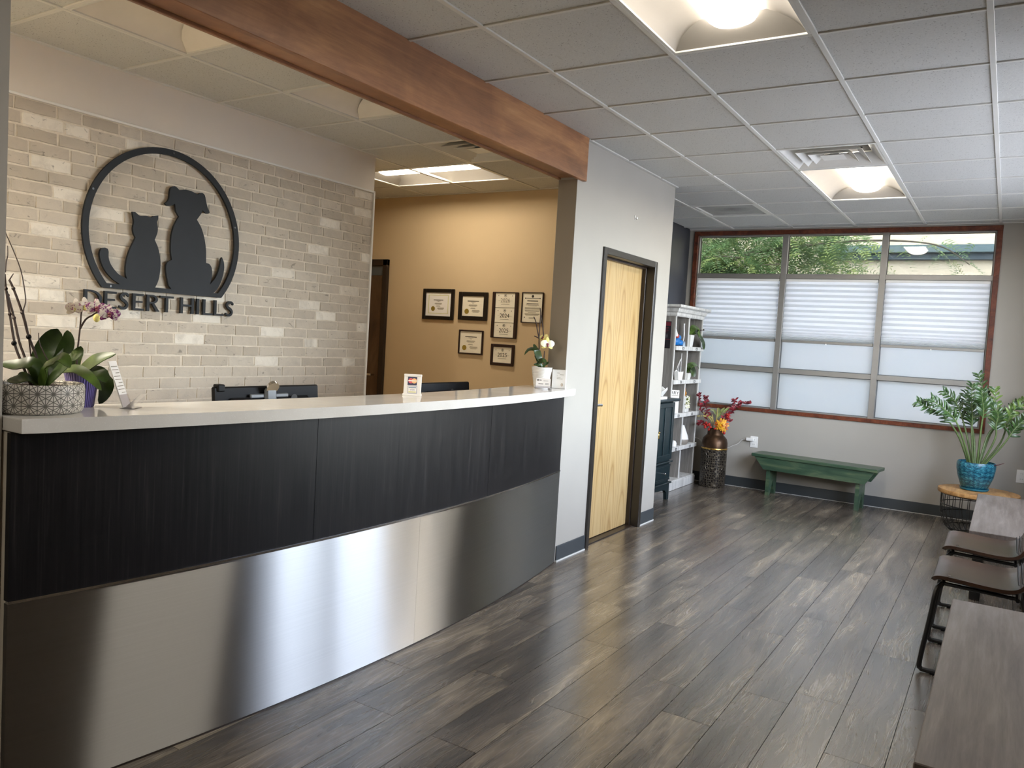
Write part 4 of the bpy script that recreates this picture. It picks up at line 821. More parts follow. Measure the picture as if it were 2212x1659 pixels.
xo = Ro*math.cos(math.asin((1.5838-1.9006)/Ro)); xi = Ri*math.cos(math.asin((1.6085-1.9006)/Ri))
b.prism([(-xo, zb0), (xo, zb0), (xi, zb1), (-xi, zb1)], 0, SX0, SX1); b.build('ring', 'sign_black', sg)
def smoothpoly(P, k=3):
    n = len(P); out = []
    for i in range(n):
        p = [Vector(P[(i+j) % n]) for j in (-1, 0, 1, 2)]
        a = (p[1]-p[0]); c = (p[2]-p[1]); d = (p[3]-p[2])
        sharp = a.length > 0 and c.length > 0 and (a.angle(c) > .85 or c.angle(d) > .85)
        out.append(tuple(p[1]))
        if not sharp:
            for j in range(1, k):
                t = j/k; q = .5*((2*p[1])+(p[2]-p[0])*t+(2*p[0]-5*p[1]+4*p[2]-p[3])*t*t+(3*p[1]-p[0]-3*p[2]+p[3])*t**3); out.append(tuple(q))
    return out
for nm, P in (('cat_silhouette', CAT), ('dog_silhouette', DOG)):
    P = [(q[0], min(max(q[1], 1.595), 9)) for q in P]
    b = B(); b.prism(smoothpoly([sy(q) for q in P]), 0, SX0+.0005, SX1+.0005); b.bm.normal_update(); bmesh.ops.triangulate(b.bm, faces=[f for f in b.bm.faces if len(f.verts) > 4], ngon_method='EAR_CLIP'); b.build(nm, 'sign_black', sg)
for q in ((-.44, .62), (.455, .55), (.02, .905), (-.33, .125)): B().cyl((SX1-.004, q[0], q[1]), (SX1+.002, q[0], q[1]), .006, n=8).build('screw', 'black_metal', sg)
def letter(ch, y0, wd_, h=.0925, z0=.0045):
    b = B(); st, th = .175, .125; x0, x1 = .002, .016; W = wd_/h
    S = lambda P: [(y0+p[0]*h, z0+p[1]*h) for p in P]
    R = lambda a, c, d, e: b.prism(S([(a, c), (d, c), (d, e), (a, e)]), 0, x0, x1)
    if ch in 'EL':
        R(0, 0, st, 1); R(st, 0, W, th)
        if ch == 'E': R(st, .46, W*.88, .46+th*.9); R(st, 1-th, W, 1)
    elif ch == 'I': R(0, 0, W, 1)
    elif ch == 'H': R(0, 0, st, 1); R(W-st, 0, W, 1); R(st, .45, W-st, .45+th)
    elif ch == 'T': R(W/2-st/2, 0, W/2+st/2, 1-th); R(0, 1-th, W, 1)
    elif ch in 'DR':
        R(0, 0, st, 1)
        zc, ry = (.5, .5) if ch == 'D' else (.735, .265); cx_ = .33*W if ch == 'D' else .42*W; rx = (W if ch == 'D' else W*.88)-cx_
        o = [(st, zc+ry)]+[(cx_+rx*math.sin(PI*k/20), zc+ry*math.cos(PI*k/20)) for k in range(21)]+[(st, zc-ry)]
        i = [(st, zc+ry-th*.8)]+[(cx_+(rx-st)*math.sin(PI*k/20), zc+(ry-th*.8)*math.cos(PI*k/20)) for k in range(21)]+[(st, zc-ry+th*.8)]
        ribbon(b, S(o), S(i), x0, x1)
        if ch == 'R': b.prism(S([(.38*W, .50), (.38*W+st, .50), (W+.03, 0), (W-st-.02, 0)]), 0, x0, x1)
    elif ch == 'S':
        c = catmull([Vector(q) for q in ((.90, .80, 0), (.70, .93, 0), (.42, .91, 0), (.22, .76, 0), (.34, .60, 0), (.62, .47, 0), (.78, .30, 0), (.66, .12, 0), (.40, .065, 0), (.10, .17, 0))], 5)
        o, i = [], []
        for k, q in enumerate(c):
            t = (c[min(k+1, len(c)-1)]-c[max(k-1, 0)]).normalized(); nn = Vector((-t.y, t.x, 0)); hw = .062+.03*math.sin(PI*k/(len(c)-1)); o.append(((q+nn*hw).x*W, (q+nn*hw).y)); i.append(((q-nn*hw).x*W, (q-nn*hw).y))
        ribbon(b, S(o), S(i), x0, x1)
    b.build('letter', 'sign_black', sg)
for ch, a, c in (('D', -1.0719, -.9763), ('E', -.9636, -.8954), ('S', -.8854, -.8181), ('E', -.8016, -.7353), ('R', -.7183, -.6408), ('T', -.6357, -.5507), ('H', -.5049, -.4161), ('I', -.3963, -.3800), ('L', -.3524, -.2857), ('L', -.2738, -.2052), ('S', -.1971, -.1282)): letter(ch, a-SO[0], c-a)

# ------------------------------------------------------------------ certificates on the tan wall (faces -y)
def cert(label, x0, x1, z0, z1, fw, m, mat_=None, dep=.02, kind='seal'):
    xc, zc = (x0+x1)/2, (z0+z1)/2; hw, hh_ = (x1-x0)/2, (z1-z0)/2
    t = thing('framed_certificate', label, 'certificate', (xc, 2.589, zc), 0, 'certificates on the tan wall')
    iw, ih = hw-fw[0], hh_-fw[1]
    for nm, lo, hi in (('frame_side', (-hw, -dep, -hh_), (-iw, 0, hh_)), ('frame_side', (iw, -dep, -hh_), (hw, 0, hh_)), ('frame_rail', (-iw, -dep, ih), (iw, 0, hh_)), ('frame_rail', (-iw, -dep, -hh_), (iw, 0, -ih))): B().box(lo, hi, .004).build(nm, m, t)
    B().box((-iw, -.009, -ih), (iw, -.001, ih)).build('sheet', 'paper_white' if kind == 'mat' else 'paper', t)
    y = -.0098
    ink = B(); soft = B()
    def ln(dst, x, z_, w_, h_=.003): dst.box((x-w_/2, y, z_-h_/2), (x+w_/2, y+.0008, z_+h_/2))
    if kind == 'mat':
        g = B(); q = .8
        for a, c, d, e in ((-iw*q, ih*q*.93, iw*q, ih*q), (-iw*q, -ih*q, iw*q, -ih*q*.93), (-iw*q, -ih*q, -iw*q*.93, ih*q), (iw*q*.93, -ih*q, iw*q, ih*q)): g.box((a, y, c), (d, y+.0008, e))
        g.build('border', 'card_gold', t)
    if kind in ('mat', 'seal'):
        s = .66 if kind == 'mat' else .92
        ln(ink, 0, ih*.55*s, iw*1.15*s, .006)
        for z_, wq in ((.36, .5), (.28, .2), (.12, .8), (.06, .9), (0, .7), (-.16, .4), (-.22, .5)): ln(soft, 0, ih*z_*s*1.2, iw*wq*s)
        for z_, wq in ((-.45, .75), (-.55, .8), (-.64, .6)): ln(soft, iw*.3*s, ih*z_*s, iw*wq*s, .004)
        B().cyl((-iw*.62*s, y+.0009, -ih*.58*s), (-iw*.62*s, y-.001, -ih*.58*s), .024*(1 if kind == 'seal' else .95), n=20).build('seal', 'seal_gold', t)
    if kind == 'text':
        B().cyl((0, y+.0009, ih*.78), (0, y-.0003, ih*.78), .012, n=14).build('crest', 'ink', t)
        ln(ink, 0, ih*.64, iw*1.5, .005); ln(ink, 0, ih*.46, iw*1.1, .007); ln(ink, 0, ih*.27, iw*1.2, .006)
        for z_, wq in ((.18, 1.3), (.12, .9), (0, 1.55), (-.05, 1.5), (-.10, 1.55), (-.2, 1.5), (-.25, 1.4), (-.34, .8), (-.42, 1.5), (-.47, 1.5), (-.52, 1.3), (-.68, .6), (-.73, .6)): ln(soft, 0, ih*z_, iw*wq, .0035)
        for sx_, sz in ((-.75, .64), (.75, .64), (-.75, -.68)): ln(ink, iw*sx_, ih*sz, .008, .010)
    if len(ink.bm.verts): ink.build('print', 'ink', t)
    if len(soft.bm.verts): soft.build('fine_print', 'ink_soft', t)
    return t
def year(t, s, zc, h_, iw, soft=False):
    y = -.0102; me = text_mesh(s, h_*.4, .0003, 'CENTER'); o = link('year', me, 'ink_soft' if soft else 'ink', t, (0, y, zc-h_*.13), (PI/2, 0, 0))
    b = B(); b.box((-iw*.75, y, zc-h_*.02), (-iw*.5, y+.0006, zc-h_*.01)); b.box((iw*.5, y, zc-h_*.02), (iw*.75, y+.0006, zc-h_*.01)); b.box((-iw*.45, y, zc-h_*.27), (iw*.45, y+.0006, zc-h_*.24))
    for q in (-.72, .72): b.box((iw*q-.004, y, zc+h_*.3), (iw*q+.004, y+.0006, zc+h_*.36))
    b.build('fine_print', 'ink_soft', t)
    c = B(); n = 18; ro, ri = .014, .011; ribs = [(ro*math.cos(2*PI*k/n), y, zc+h_*.34+ro*math.sin(2*PI*k/n)) for k in range(n)]+[(ri*math.cos(2*PI*k/n), y, zc+h_*.34+ri*math.sin(2*PI*k/n)) for k in range(n)]
    c.faces(ribs, [(k, (k+1) % n, n+(k+1) % n, n+k) for k in range(n)]); c.box((-.005, y, zc+h_*.34-.004), (.005, y+.0005, zc+h_*.34+.005)); c.build('crest', 'ink', t)
cert('matted certificate with gold border in a wide black frame', -3.393, -3.026, 1.576, 1.864, (.036, .034), 'frame_black', kind='mat')
cert('black framed certificate with a gold seal in the upper row', -2.972, -2.650, 1.584, 1.842, (.042, .038), 'frame_black')
cert('narrow framed certificate with gold seal in the lower row', -2.950, -2.678, 1.272, 1.494, (.015, .013), 'frame_brown')
cert('tall text certificate mounted on a board behind the yellow orchid', -2.289, -2.070, 1.584, 1.853, (.010, .008), 'frame_brown', kind='text')
t = cert('tall plaque listing the years 2026, 2024 and 2025', -2.598, -2.327, 1.438, 1.849, (.032, .008), 'frame_brown', kind='none')
B().box((-.1035, -.0115, .065), (.1035, -.009, .0675)).build('divider', 'frame_brown', t); B().box((-.1035, -.0115, -.0675), (.1035, -.009, -.065)).build('divider', 'frame_brown', t)
year(t, '2026', .13, .13, .1, True); year(t, '2024', -.005, .13, .1); year(t, '2025', -.138, .13, .1)
t = cert('small dark framed certificate reading 2025 in the lower row', -2.586, -2.338, 1.191, 1.383, (.026, .026), 'frame_brown', kind='none')
year(t, '2025', .0, .13, .098)

# ------------------------------------------------------------------ monitors behind the counter
def monitor(label, y0, y1, ztop, x, tilt, webcam):
    L = y1-y0; t = thing('computer_monitor', label, 'monitor', (x, (y0+y1)/2, .74))
    zt = ztop-.74; zb = zt-.34
    def tl(p): return (p[0]+(p[2]-zb)*tilt, p[1], p[2])
    def tb(lo, hi, bev): 
        b = B(); b.box(lo, hi, bev)
        for v in b.bm.verts: v.co.x += (v.co.z-zb)*tilt
        return b
    tb((-.012, -L/2, zb), (.010, L/2, zt), .006).build('panel', 'black_plastic', t); tb((.010, -L/2+.08, zb+.06), (.032, L/2-.08, zt-.05), .01).build('rear_housing', 'black_plastic', t)
    tb((-.0135, -L/2+.008, zb+.012), (-.0122, L/2-.008, zt-.008), 0).build('screen', 'grey_plastic', t)
    b = B(); b.box((-.0, -.035, .01), (.03, .035, zb+.12), .006); b.build('stand', 'black_plastic', t); B().box((-.09, -.12, 0), (.10, .12, .012), .004).build('foot', 'black_plastic', t)
    if webcam:
        wc_ = tb((.018, -.13+0, zt-.055), (.03, .10, zt-.035), .004).build('webcam', 'grey_plastic', t)
        b = tb((.02, -.052, zt-.075), (.045, .02, zt-.006), .012); b.build('body', 'grey_plastic', wc_)
        b = B(); b.cyl((.045+(zt-zb)*tilt, -.016, zt-.008), (.03+(zt-zb)*tilt, -.016, zt+.006), .036, .03, n=20); 
        for v in b.bm.verts: v.co.x = (v.co.x-.03)*.6+.03
        b.build('ring', 'chrome', wc_, smooth=SM); tb((-.02, -.30, zt-.02), (.02, -.262, zt+.012), .004).build('clip', 'black_plastic', t)
        tb((.0105, -.012, zt-.098), (.0125, .02, zt-.08), 0).build('tag', 'white_plastic', t)
    b = B(); n = 16; b.cyl((.033+(zt-.07-zb)*tilt, .05 if not webcam else .13, zt-.06), (.0345+(zt-.07-zb)*tilt, .05 if not webcam else .13, zt-.06), .02, n=18); b.build('emblem', 'grey_plastic' if False else 'black_metal', t)
monitor('wide black monitor with a webcam behind the counter, before the brick wall', -1.098, -.462, 1.146, -1.6, -.10, True)
monitor('black monitor behind the counter, before the tan wall', .335, .893, 1.14, -1.6, -.10, False)
# ------------------------------------------------------------------ plants and items on the counter
ZC = 1.139
def flower(name, parent, c, r, facing, petals, m1, m2=None, lip='lip_maroon', n=5):
    """moth-orchid bloom: three narrow sepals behind two broad petals and a lip"""
    facing = Vector(facing).normalized(); q = facing.to_track_quat('Z', 'Y')
    fl = None
    specs = [(PI/2, 1.0, .55), (PI/2+2.2, 1.0, .55), (PI/2-2.2, 1.0, .55), (.12, 1.05, .95), (PI-.12, 1.05, .95)]
    for k, (a, l, wd_) in enumerate(specs):
        d = q @ Vector((math.cos(a), math.sin(a), 0)); off = facing*(.004 if k > 2 else 0)
        b = B(); b.leaf([Vector(c)+off, Vector(c)+off+d*r*l*.5+facing*r*.12, Vector(c)+off+d*r*l+facing*r*(.02 if k > 2 else -.1)], r*wd_*1.05, facing, -.1, prof=lambda u: max(.12, math.sin(PI*min(1, .12+.84*u))**.7), n=8, thick=.0008)
        o = b.build('petal', m1 if k > 2 or not m2 else m2, fl or parent, smooth=SM)
        if fl is None: o.name = name; fl = o
    b = B(); b.ball(Vector(c)+facing*r*.18, r*.2, 8, 6, (1, 1, .8)); b.ball(Vector(c)+facing*r*.2+(q @ Vector((0, -1, 0)))*r*.25, r*.16, 8, 6); b.build('lip', lip, fl, smooth=SM)
    return fl
camdir = Vector((2.4, -1.3, .25)).normalized()
# patterned planter
pl = thing('orchid_planter', 'round planter with grey star-flower relief holding a bloomless orchid', 'potted plant', (-1.09, -2.13, ZC))
b = B(); b.lathe([(.0, 0), (.108, 0), (.118, .006), (.123, .02), (.124, .07), (.122, .084), (.118, .088), (.113, .084), (.112, .07), (0, .07)], 48, usc=19, vsc=19/(2*PI*.124)); b.build('bowl', 'planter_star', pl, smooth=SM)
b = B(); b.lathe([(.0, .074), (.05, .080), (.09, .077), (.1115, .072)], 24); b.build('soil', 'soil', pl, smooth=SM)
for s in ORC_STEMS: 
    b = B(); b.tube([(0.35*s[0][0], .35*s[0][1], .07)]+s, .0042, 6, .0032); 
    for q in (s[2], s[3]): b.ball(q, .006, 6, 5)
    b.build('flower_spike', 'stem_brown', pl, smooth=SM)
for s in ORC_TWIGS: 
    b = B(); b.tube(s, .0022, 5, .0012); b.build('twig', 'stem_brown', pl, smooth=SM)
for q in (ORC_STEMS[2][1], Vector(ORC_STEMS[0][1])+Vector((-.002, -.001, 0))): B().ball(q, .008, 8, 6).build('support_clip', 'black_plastic', pl, smooth=SM)
for i, (s, w_) in enumerate(ORC_LEAVES):
    b = B(); up = (.55, -.35, .75) if i not in (2, 3) else (.8, -.5, .25); s = [(0.2*s[0][0], .2*s[0][1], .075)]+s[(1 if i in (0, 1) else 0):]
    b.leaf(s, w_, up, .14, n=12, thick=.0015); b.build('leaf', 'leaf_orchid' if i not in (4, 5) else 'leaf_orchid_light', pl, smooth=SM)
# purple pot orchid
pp = thing('potted_orchid', 'purple glazed pot with a white and magenta spotted orchid', 'potted plant', (-1.11, -1.95, ZC))
pc = (-.058, -.004)
b = B(); b.lathe([(0, 0), (.034, 0), (.037, .004), (.047, .08), (.053, .108), (.055, .113), (.051, .113), (.045, .085), (0, .085)], 32, (pc[0], pc[1], 0), usc=3, vsc=12); b.build('pot', 'purple_glaze', pp, smooth=SM)
b = B(); b.lathe([(0, .098), (.05, .094)], 16, (pc[0], pc[1], 0)); b.build('soil', 'soil', pp)
for i, s in enumerate(PUR_STEM):
    b = B(); b.tube(([(pc[0], pc[1], .09)] if i == 0 else [])+s, .0032, 6, .0022); b.build('flower_spike', 'stem_brown', pp, smooth=SM)
for i, (s, w_) in enumerate(PUR_LEAVES):
    b = B(); b.leaf([(pc[0], pc[1], .09)]+s, w_, (.6, -.4, .6), .12, n=12, thick=.0015); b.build('leaf', ('leaf_orchid_light', 'leaf_orchid_light', 'leaf_orchid', 'leaf_orchid', 'leaf_orchid')[i], pp, smooth=SM)
for i, c in enumerate(PUR_FLOWERS): flower('bloom', pp, c, .031, camdir+Vector((random.uniform(-.4, .4), random.uniform(-.4, .4), random.uniform(-.4, .2))), 5, 'petal_purple_light' if i < 2 else 'petal_purple', 'petal_purple_light' if i < 3 else 'petal_purple', 'petal_yellow' if i < 2 else 'lip_maroon')
b = B(); b.ball(PUR_BUD, .011, 8, 6, (1, 1, 1.25)); b.build('bud', 'petal_yellow', pp, smooth=SM)
# white pot with yellow orchid
yo = thing('potted_orchid', 'white rippled pot with a pale yellow orchid near the post', 'potted plant', (-1.15, .985, ZC)); pc = (.012, .01)
b = B(); b.lathe([(0, 0), (.044, 0)]+[(.046+.0205*k/56+.0009*math.sin(2*PI*k/4), .003+.127*k/56) for k in range(57)]+[(.0675, .132), (.062, .132), (.056, .1), (0, .1)], 36, (pc[0], pc[1], 0), usc=3, vsc=16)
for v in b.bm.verts: v.co.z += .003*math.sin(3*math.atan2(v.co.y-pc[1], v.co.x-pc[0]))*min(1, max(0, v.co.z*30))*(1 if v.co.z < .125 else 0)
b.build('pot', 'ceramic_white', yo, smooth=math.radians(60))
b = B(); b.lathe([(0, .118), (.06, .113)], 16, (pc[0], pc[1], 0)); b.build('soil', 'soil', yo)
for i, s in enumerate(YEL_STEMS): 
    b = B(); b.tube(s, .0042, 6, .003); b.build('flower_spike', 'stem_brown', yo, smooth=SM)
for i, (s, w_) in enumerate(YEL_LEAVES):
    b = B(); b.leaf([(pc[0], pc[1], .11)]+s if i else [(pc[0], pc[1], .11), (-.02, -.02, .2)]+s, w_, (.6, -.5, .5), .12, n=12, thick=.0015); b.build('leaf', 'leaf_orchid', yo, smooth=SM)
cd2 = Vector((2.4, -4.2, .2)).normalized()
flower('bloom', yo, YEL_FLOWERS[0], .044, cd2+Vector((.3, .1, 0)), 5, 'petal_cream', 'petal_yellow'); flower('bloom', yo, YEL_FLOWERS[1], .04, cd2+Vector((-.7, .3, .5)), 5, 'petal_yellow', 'petal_yellow')
# tall brochure rack in acrylic
br = thing('brochure_holder', 'clear acrylic holder with one tall printed leaflet, beside the purple pot', 'leaflet holder', (-1.075, -1.852, ZC), math.radians(-55))
# local x to the front of the counter, y along it; leaflet leans back
def lean(b, ang, z0=0):
    for v in b.bm.verts: v.co.y -= (v.co.z-z0)*math.tan(ang)
    return b
lean(B().box((-.028, -.004, .004), (.028, .0, .152)), .34).build('leaflet', 'paper_white', br)
p_ = B()
for k in range(9): p_.box((-.022, -.0005+.0006, .05+.0105*k), (.022 if k % 3 else .004, .0008, .052+.0105*k))
lean(p_, .34).build('fine_print', 'ink_soft', br)
a_ = B(); a_.box((-.032, .001, .003), (.032, .003, .045)); lean(a_, .34).build('back_plate', 'acrylic', br)
a_ = B(); a_.box((-.032, .003, .003), (.032, .005, .05)); lean(a_, -.8, .003).build('front_plate', 'acrylic', br); B().box((-.034, -.012, 0), (.034, .034, .003)).build('base', 'acrylic', br)
# payment card sign
pc_ = thing('payment_sign', 'small white easel sign with payment card logos, mid counter', 'counter sign', (-1.04, -.418, ZC), math.radians(36)); 
def tiltb(b): 
    for v in b.bm.verts: v.co.y += v.co.z*.22
    return b
# face looks towards local -y
tiltb(B().box((-.042, -.003, .004), (.042, .004, .1), .001)).build('plate', 'white_plastic', pc_); tiltb(B().box((-.043, -.006, .092), (.043, .004, .103), .002)).build('top_lip', 'white_plastic', pc_); tiltb(B().box((-.046, -.012, 0), (.046, .006, .01), .002)).build('bottom_lip', 'white_plastic', pc_)
B().box((-.02, .006, 0), (.02, .05, .003)).build('easel_foot', 'white_plastic', pc_)
tiltb(B().box((-.024, -.0038, .05), (.020, -.003, .09))).build('logo_panel', 'card_navy', pc_)
for nm, xx_, m_ in (('logo_disc', -.009, 'card_red'), ('logo_disc', .007, 'card_orange')): tiltb(B().cyl((xx_, -.0036, .071), (xx_, -.0046-(.0004 if xx_ > 0 else 0), .071), .0125, n=20)).build(nm, m_, pc_)
tiltb(B().box((-.022, -.0058, .069), (.018, -.0049, .0735))).build('logo_word_strip', 'paper_white', pc_)
tiltb(B().box((-.022, -.0038, .011), (.022, -.003, .047))).build('card_panel', 'card_ink', pc_); tiltb(B().box((-.020, -.0046, .013), (.020, -.0039, .045))).build('card_face', 'paper_white', pc_)
tiltb(B().box((-.018, -.0053, .037), (.018, -.0047, .042))).build('blue_bar', 'card_blue', pc_); tiltb(B().box((-.018, -.0053, .015), (.018, -.0047, .021))).build('gold_bar', 'card_gold', pc_)
me = text_mesh('VISA', .012, .0003, 'CENTER'); link('logo_word', me, 'card_ink', pc_, (0, -.0049+.025*.22, .025), (PI/2-.21, 0, 0))
# business cards, amenity sign
bc = thing('card_holder', 'clear holder with a stack of white business cards, before the white pot', 'card holder', (-1.055, .875, ZC), math.radians(26))
for k in range(4):
    b = B(); b.box((-.045, .004+.0016*k, .008), (.045, .0052+.0016*k, .062+.001*k)); 
    for v in b.bm.verts: v.co.y += v.co.z*.4
    b.build('business_card', 'paper_white', bc)
b = B(); b.cyl((-.034, .0032, .054), (-.034, .0038, .054), .005, n=12); b.box((-.027, .0032, .052), (-.012, .0038, .056)); b.box((.0, .0032, .05), (.03, .0038, .052)); b.box((-.03, .0032, .03), (.0, .0038, .033)); b.box((.012, .0032, .034), (.034, .0038, .036)); b.box((.012, .0032, .028), (.034, .0038, .03))
for v in b.bm.verts: v.co.y += v.co.z*.4
b.build('print', 'ink', bc)
b = B(); b.box((-.048, -.006, 0), (.048, .03, .003)); b.box((-.048, -.006, .003), (.048, -.003, .02)); b.box((-.048, -.003, .003), (-.046, .028, .022)); b.box((.046, -.003, .003), (.048, .028, .022)); b.build('tray', 'acrylic', bc)
am = thing('notice_block', 'white acrylic notice block with a small gold ring, against the post', 'counter sign', (-1.035, 1.075, ZC), math.radians(14))
B().box((-.062, -.004, 0), (.03, .01, .12), .002).build('block', 'white_plastic', am); B().box((-.075, -.02, 0), (.03, .02, .0012)).build('base_sheet', 'acrylic', am)
b = B(); 
for z_, x0, x1 in ((.098, -.03, -.012), (.088, -.012, .014), (.08, -.03, -.026), (.07, -.03, -.006), (.062, -.03, .008)): b.box((x0, -.0052, z_), (x1, -.0041, z_+.002))
b.build('print', 'ink_soft', am)
b = B(); b.tube([(.006+.006*math.cos(a), -.0048, .025+.008*math.sin(a)) for a in [2*PI*k/14 for k in range(15)]], .001, 5, smooth=1); b.build('ring_mark', 'gold', am)
# ------------------------------------------------------------------ whitewashed bookshelf against the recess wall (front faces +x)
SX, SYa, SYb = -1.42, 4.09, 4.90
bs = thing('bookshelf', 'tall whitewashed wooden bookshelf with label-holder ledges and crown', 'bookshelf', (-1.695, 4.495, 0))
def sb(lo, hi, bev=.002): return B().box((lo[0]+1.695, lo[1]-4.495, lo[2]), (hi[0]+1.695, hi[1]-4.495, hi[2]), bev)
XB = -1.693
# side facing the camera: vertical planks; far side
for k in range(4):
    x0 = XB+.012+k*(SX-.012-XB-.012)/4; x1 = XB+.012+(k+1)*(SX-.012-XB-.012)/4; sb((x0+.0006, SYa, .09), (x1-.0006, SYa+.016, 1.76), .0012).build('side_plank', 'shelf_grey_shaded', bs)
sb((XB+.012, SYb-.018, .09), (SX-.012, SYb, 1.76)).build('side_panel', 'shelf_grey_shaded', bs)
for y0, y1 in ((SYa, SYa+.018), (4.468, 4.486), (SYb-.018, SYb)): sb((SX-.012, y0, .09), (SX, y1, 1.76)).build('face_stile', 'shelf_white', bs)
sb((XB+.012, 4.470, .09), (SX-.012, 4.484, 1.76)).build('divider', 'shelf_grey_shaded', bs)
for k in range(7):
    y0 = SYa+.016+k*(SYb-SYa-.034)/7; sb((XB, y0+.0006, .09), (XB+.012, y0+(SYb-SYa-.034)/7-.0006, 1.76), .001).build('back_plank', 'shelf_grey_shaded', bs)
SHZ = [1.462, 1.122, .78, .439]
for z_ in SHZ:
    for y0, y1 in ((SYa+.018, 4.468), (4.486, SYb-.018)): sb((XB+.012, y0, z_-.02), (SX-.012, y1, z_-.002)).build('shelf_board', 'shelf_white', bs)
    lg = sb((SX, SYa+.004, z_-.042), (SX+.018, SYb+.012, z_), .003).build('ledge', 'shelf_white', bs)
    for yc in (4.285, 4.69):
        b = B(); 
        for lo, hi in (((-.02, -.013), (-.016, .013)), ((.016, -.013), (.02, .013)), ((-.016, .009), (.016, .013)), ((-.016, -.013), (.016, -.009))): b.box((SX+.018+1.695, yc-4.495+lo[0], z_-.021+lo[1]), (SX+.022+1.695, yc-4.495+hi[0], z_-.021+hi[1]))
        b.build('label_holder', 'black_metal', lg)
sb((XB, SYa-.012, 0), (SX+.022, SYb+.016, .085), .004).build('plinth', 'shelf_white', bs); sb((XB, SYa-.006, .085), (SX+.016, SYb+.010, .098), .003).build('plinth_cap', 'shelf_white', bs)
# crown moulding: flared profile on three sides
pr = [(0, 1.755), (.006, 1.768), (.006, 1.79), (.02, 1.80), (.03, 1.83), (.058, 1.845), (.058, 1.868)]
b = B(); vs_ = []
for o_, z_ in pr: vs_ += [(XB+1.695, SYa-o_-4.495, z_), (SX+o_+1.695, SYa-o_-4.495, z_), (SX+o_+1.695, SYb+o_-4.495, z_), (XB+1.695, SYb+o_-4.495, z_)]
n = len(pr); b.faces(vs_, [(4*k+q, 4*k+q+1, 4*k+5+q, 4*k+4+q) for k in range(n-1) for q in range(3)]+[(4*n-4, 4*n-3, 4*n-2, 4*n-1), (0, 1, 2, 3)]+[(4*k+3, 4*k, 4*k+4, 4*k+7) for k in range(n-1)]); b.build('crown', 'shelf_white', bs)
# poster on the side of the shelf
po = thing('poster', 'small black and red flyer taped to the bookshelf side', 'poster', (-1.553, SYa-.0015, 1.568))
B().box((-.085, -.001, -.135), (.085, 0, .132)).build('sheet', 'poster_black', po); B().box((-.078, -.0016, .088), (.078, -.001, .125)).build('title_band', 'poster_red', po)
b = B(); g = B()
for k in range(4): b.box((-.03, -.0016, .066-.014*k), (.06-.012*(k % 2), -.001, .071-.014*k))
for k in range(4): g.box((0, -.0016, .004-.012*k), (.055, -.001, .007-.012*k))
for k in range(5): g.box((-.06, -.0016, -.06-.01*k), (-.015, -.001, -.057-.01*k))
b.build('red_print', 'poster_red', po); g.build('grey_print', 'poster_grey', po); B().box((-.083, -.0014, -.048), (.083, -.001, -.043)).build('rule', 'poster_red', po)
# things on the shelves (x centre about -1.52)
def at_shelf(i): return SHZ[i]-.002
t = thing('plush_toy', 'small blue plush toy with a red cap on the top shelf', 'toy', (-1.462, 4.205, at_shelf(0)))
b = B(); b.ball((0, 0, .045), .05, 12, 8, (1, 1.1, .9)); b.ball((.02, .07, .035), .035, 10, 7, (1.1, 1.2, .95)); b.ball((.02, .03, .085), .03, 10, 7); b.build('body', 'blue_toy', t, smooth=SM)
b = B(); b.ball((.015, -.015, .10), .03, 10, 7, (1, 1.1, .8)); b.build('cap', 'red_toy', t, smooth=SM); b = B(); b.cyl((.02, -.03, .10), (.02, -.045, .17), .02, .002, n=10); b.build('cone', 'paper_white', t, smooth=SM); b = B(); b.box((-.04, -.04, 0), (.05, .10, .012), .005); b.build('base', 'navy_toy', t)
t = thing('frosted_bottle', 'slim frosted white ornament on the top shelf beside the divider', 'ornament', (-1.455, 4.415, at_shelf(0)))
b = B(); b.lathe([(0, 0), (.032, 0), (.028, .05), (.016, .09), (.012, .16), (.014, .19), (.008, .235), (0, .245)], 14); b.build('body', 'acrylic', t, smooth=SM); b = B(); b.lathe([(0, .002), (.027, .002), (.022, .05), (0, .06)], 12); b.build('filling', 'card_blue', t, smooth=SM); b = B(); b.tube([(0, .0, .05), (.004, .004, .12), (-.002, 0, .2), (0, 0, .235)], .006, 6, .009); b.build('spire', 'white_plastic', t, smooth=SM)
def shelf_orchid(label, loc, pw, ph, leaves, stick):
    t = thing('potted_orchid', label, 'potted plant', loc)
    b = B(); b.box((-pw*.8, -pw*.8, 0), (pw*.8, pw*.8, ph), .004)
    for v in b.bm.verts:
        s = .78+.22*v.co.z/ph; v.co.x *= s; v.co.y *= s
    b.build('pot', 'ceramic_white', t); B().box((-pw*.7, -pw*.7, ph), (pw*.7, pw*.7, ph+.004)).build('soil', 'soil', t)
    for i, (P, w_) in enumerate(leaves): b = B(); b.leaf(P, w_, (.5, -.5, .7), .12, n=12, thick=.0015); b.build('leaf', 'leaf_orchid_light' if i == 0 else 'leaf_orchid', t, smooth=SM)
    if stick: b = B(); b.tube(stick, .005, 6, .004); b.ball(stick[-1], .009, 6, 5); b.build('stake', 'stem_brown', t, smooth=SM)
shelf_orchid('orchid with drooping leaves in a square white pot on the top shelf', (-1.455, 4.56, at_shelf(0)), .062, .125, [([(0, 0, .125), (.03, .06, .20), (.04, .15, .19), (.05, .19, .11)], .075), ([(0, 0, .125), (.03, .12, .16), (.07, .24, .07), (.08, .29, -.02)], .085), ([(0, .02, .125), (.0, .08, .10), (.01, .11, .04)], .05), ([(0, 0, .125), (.0, -.03, .17), (.02, -.02, .2)], .06)], [(0, .12, .16), (.03, .2, .175), (.06, .29, .19)])
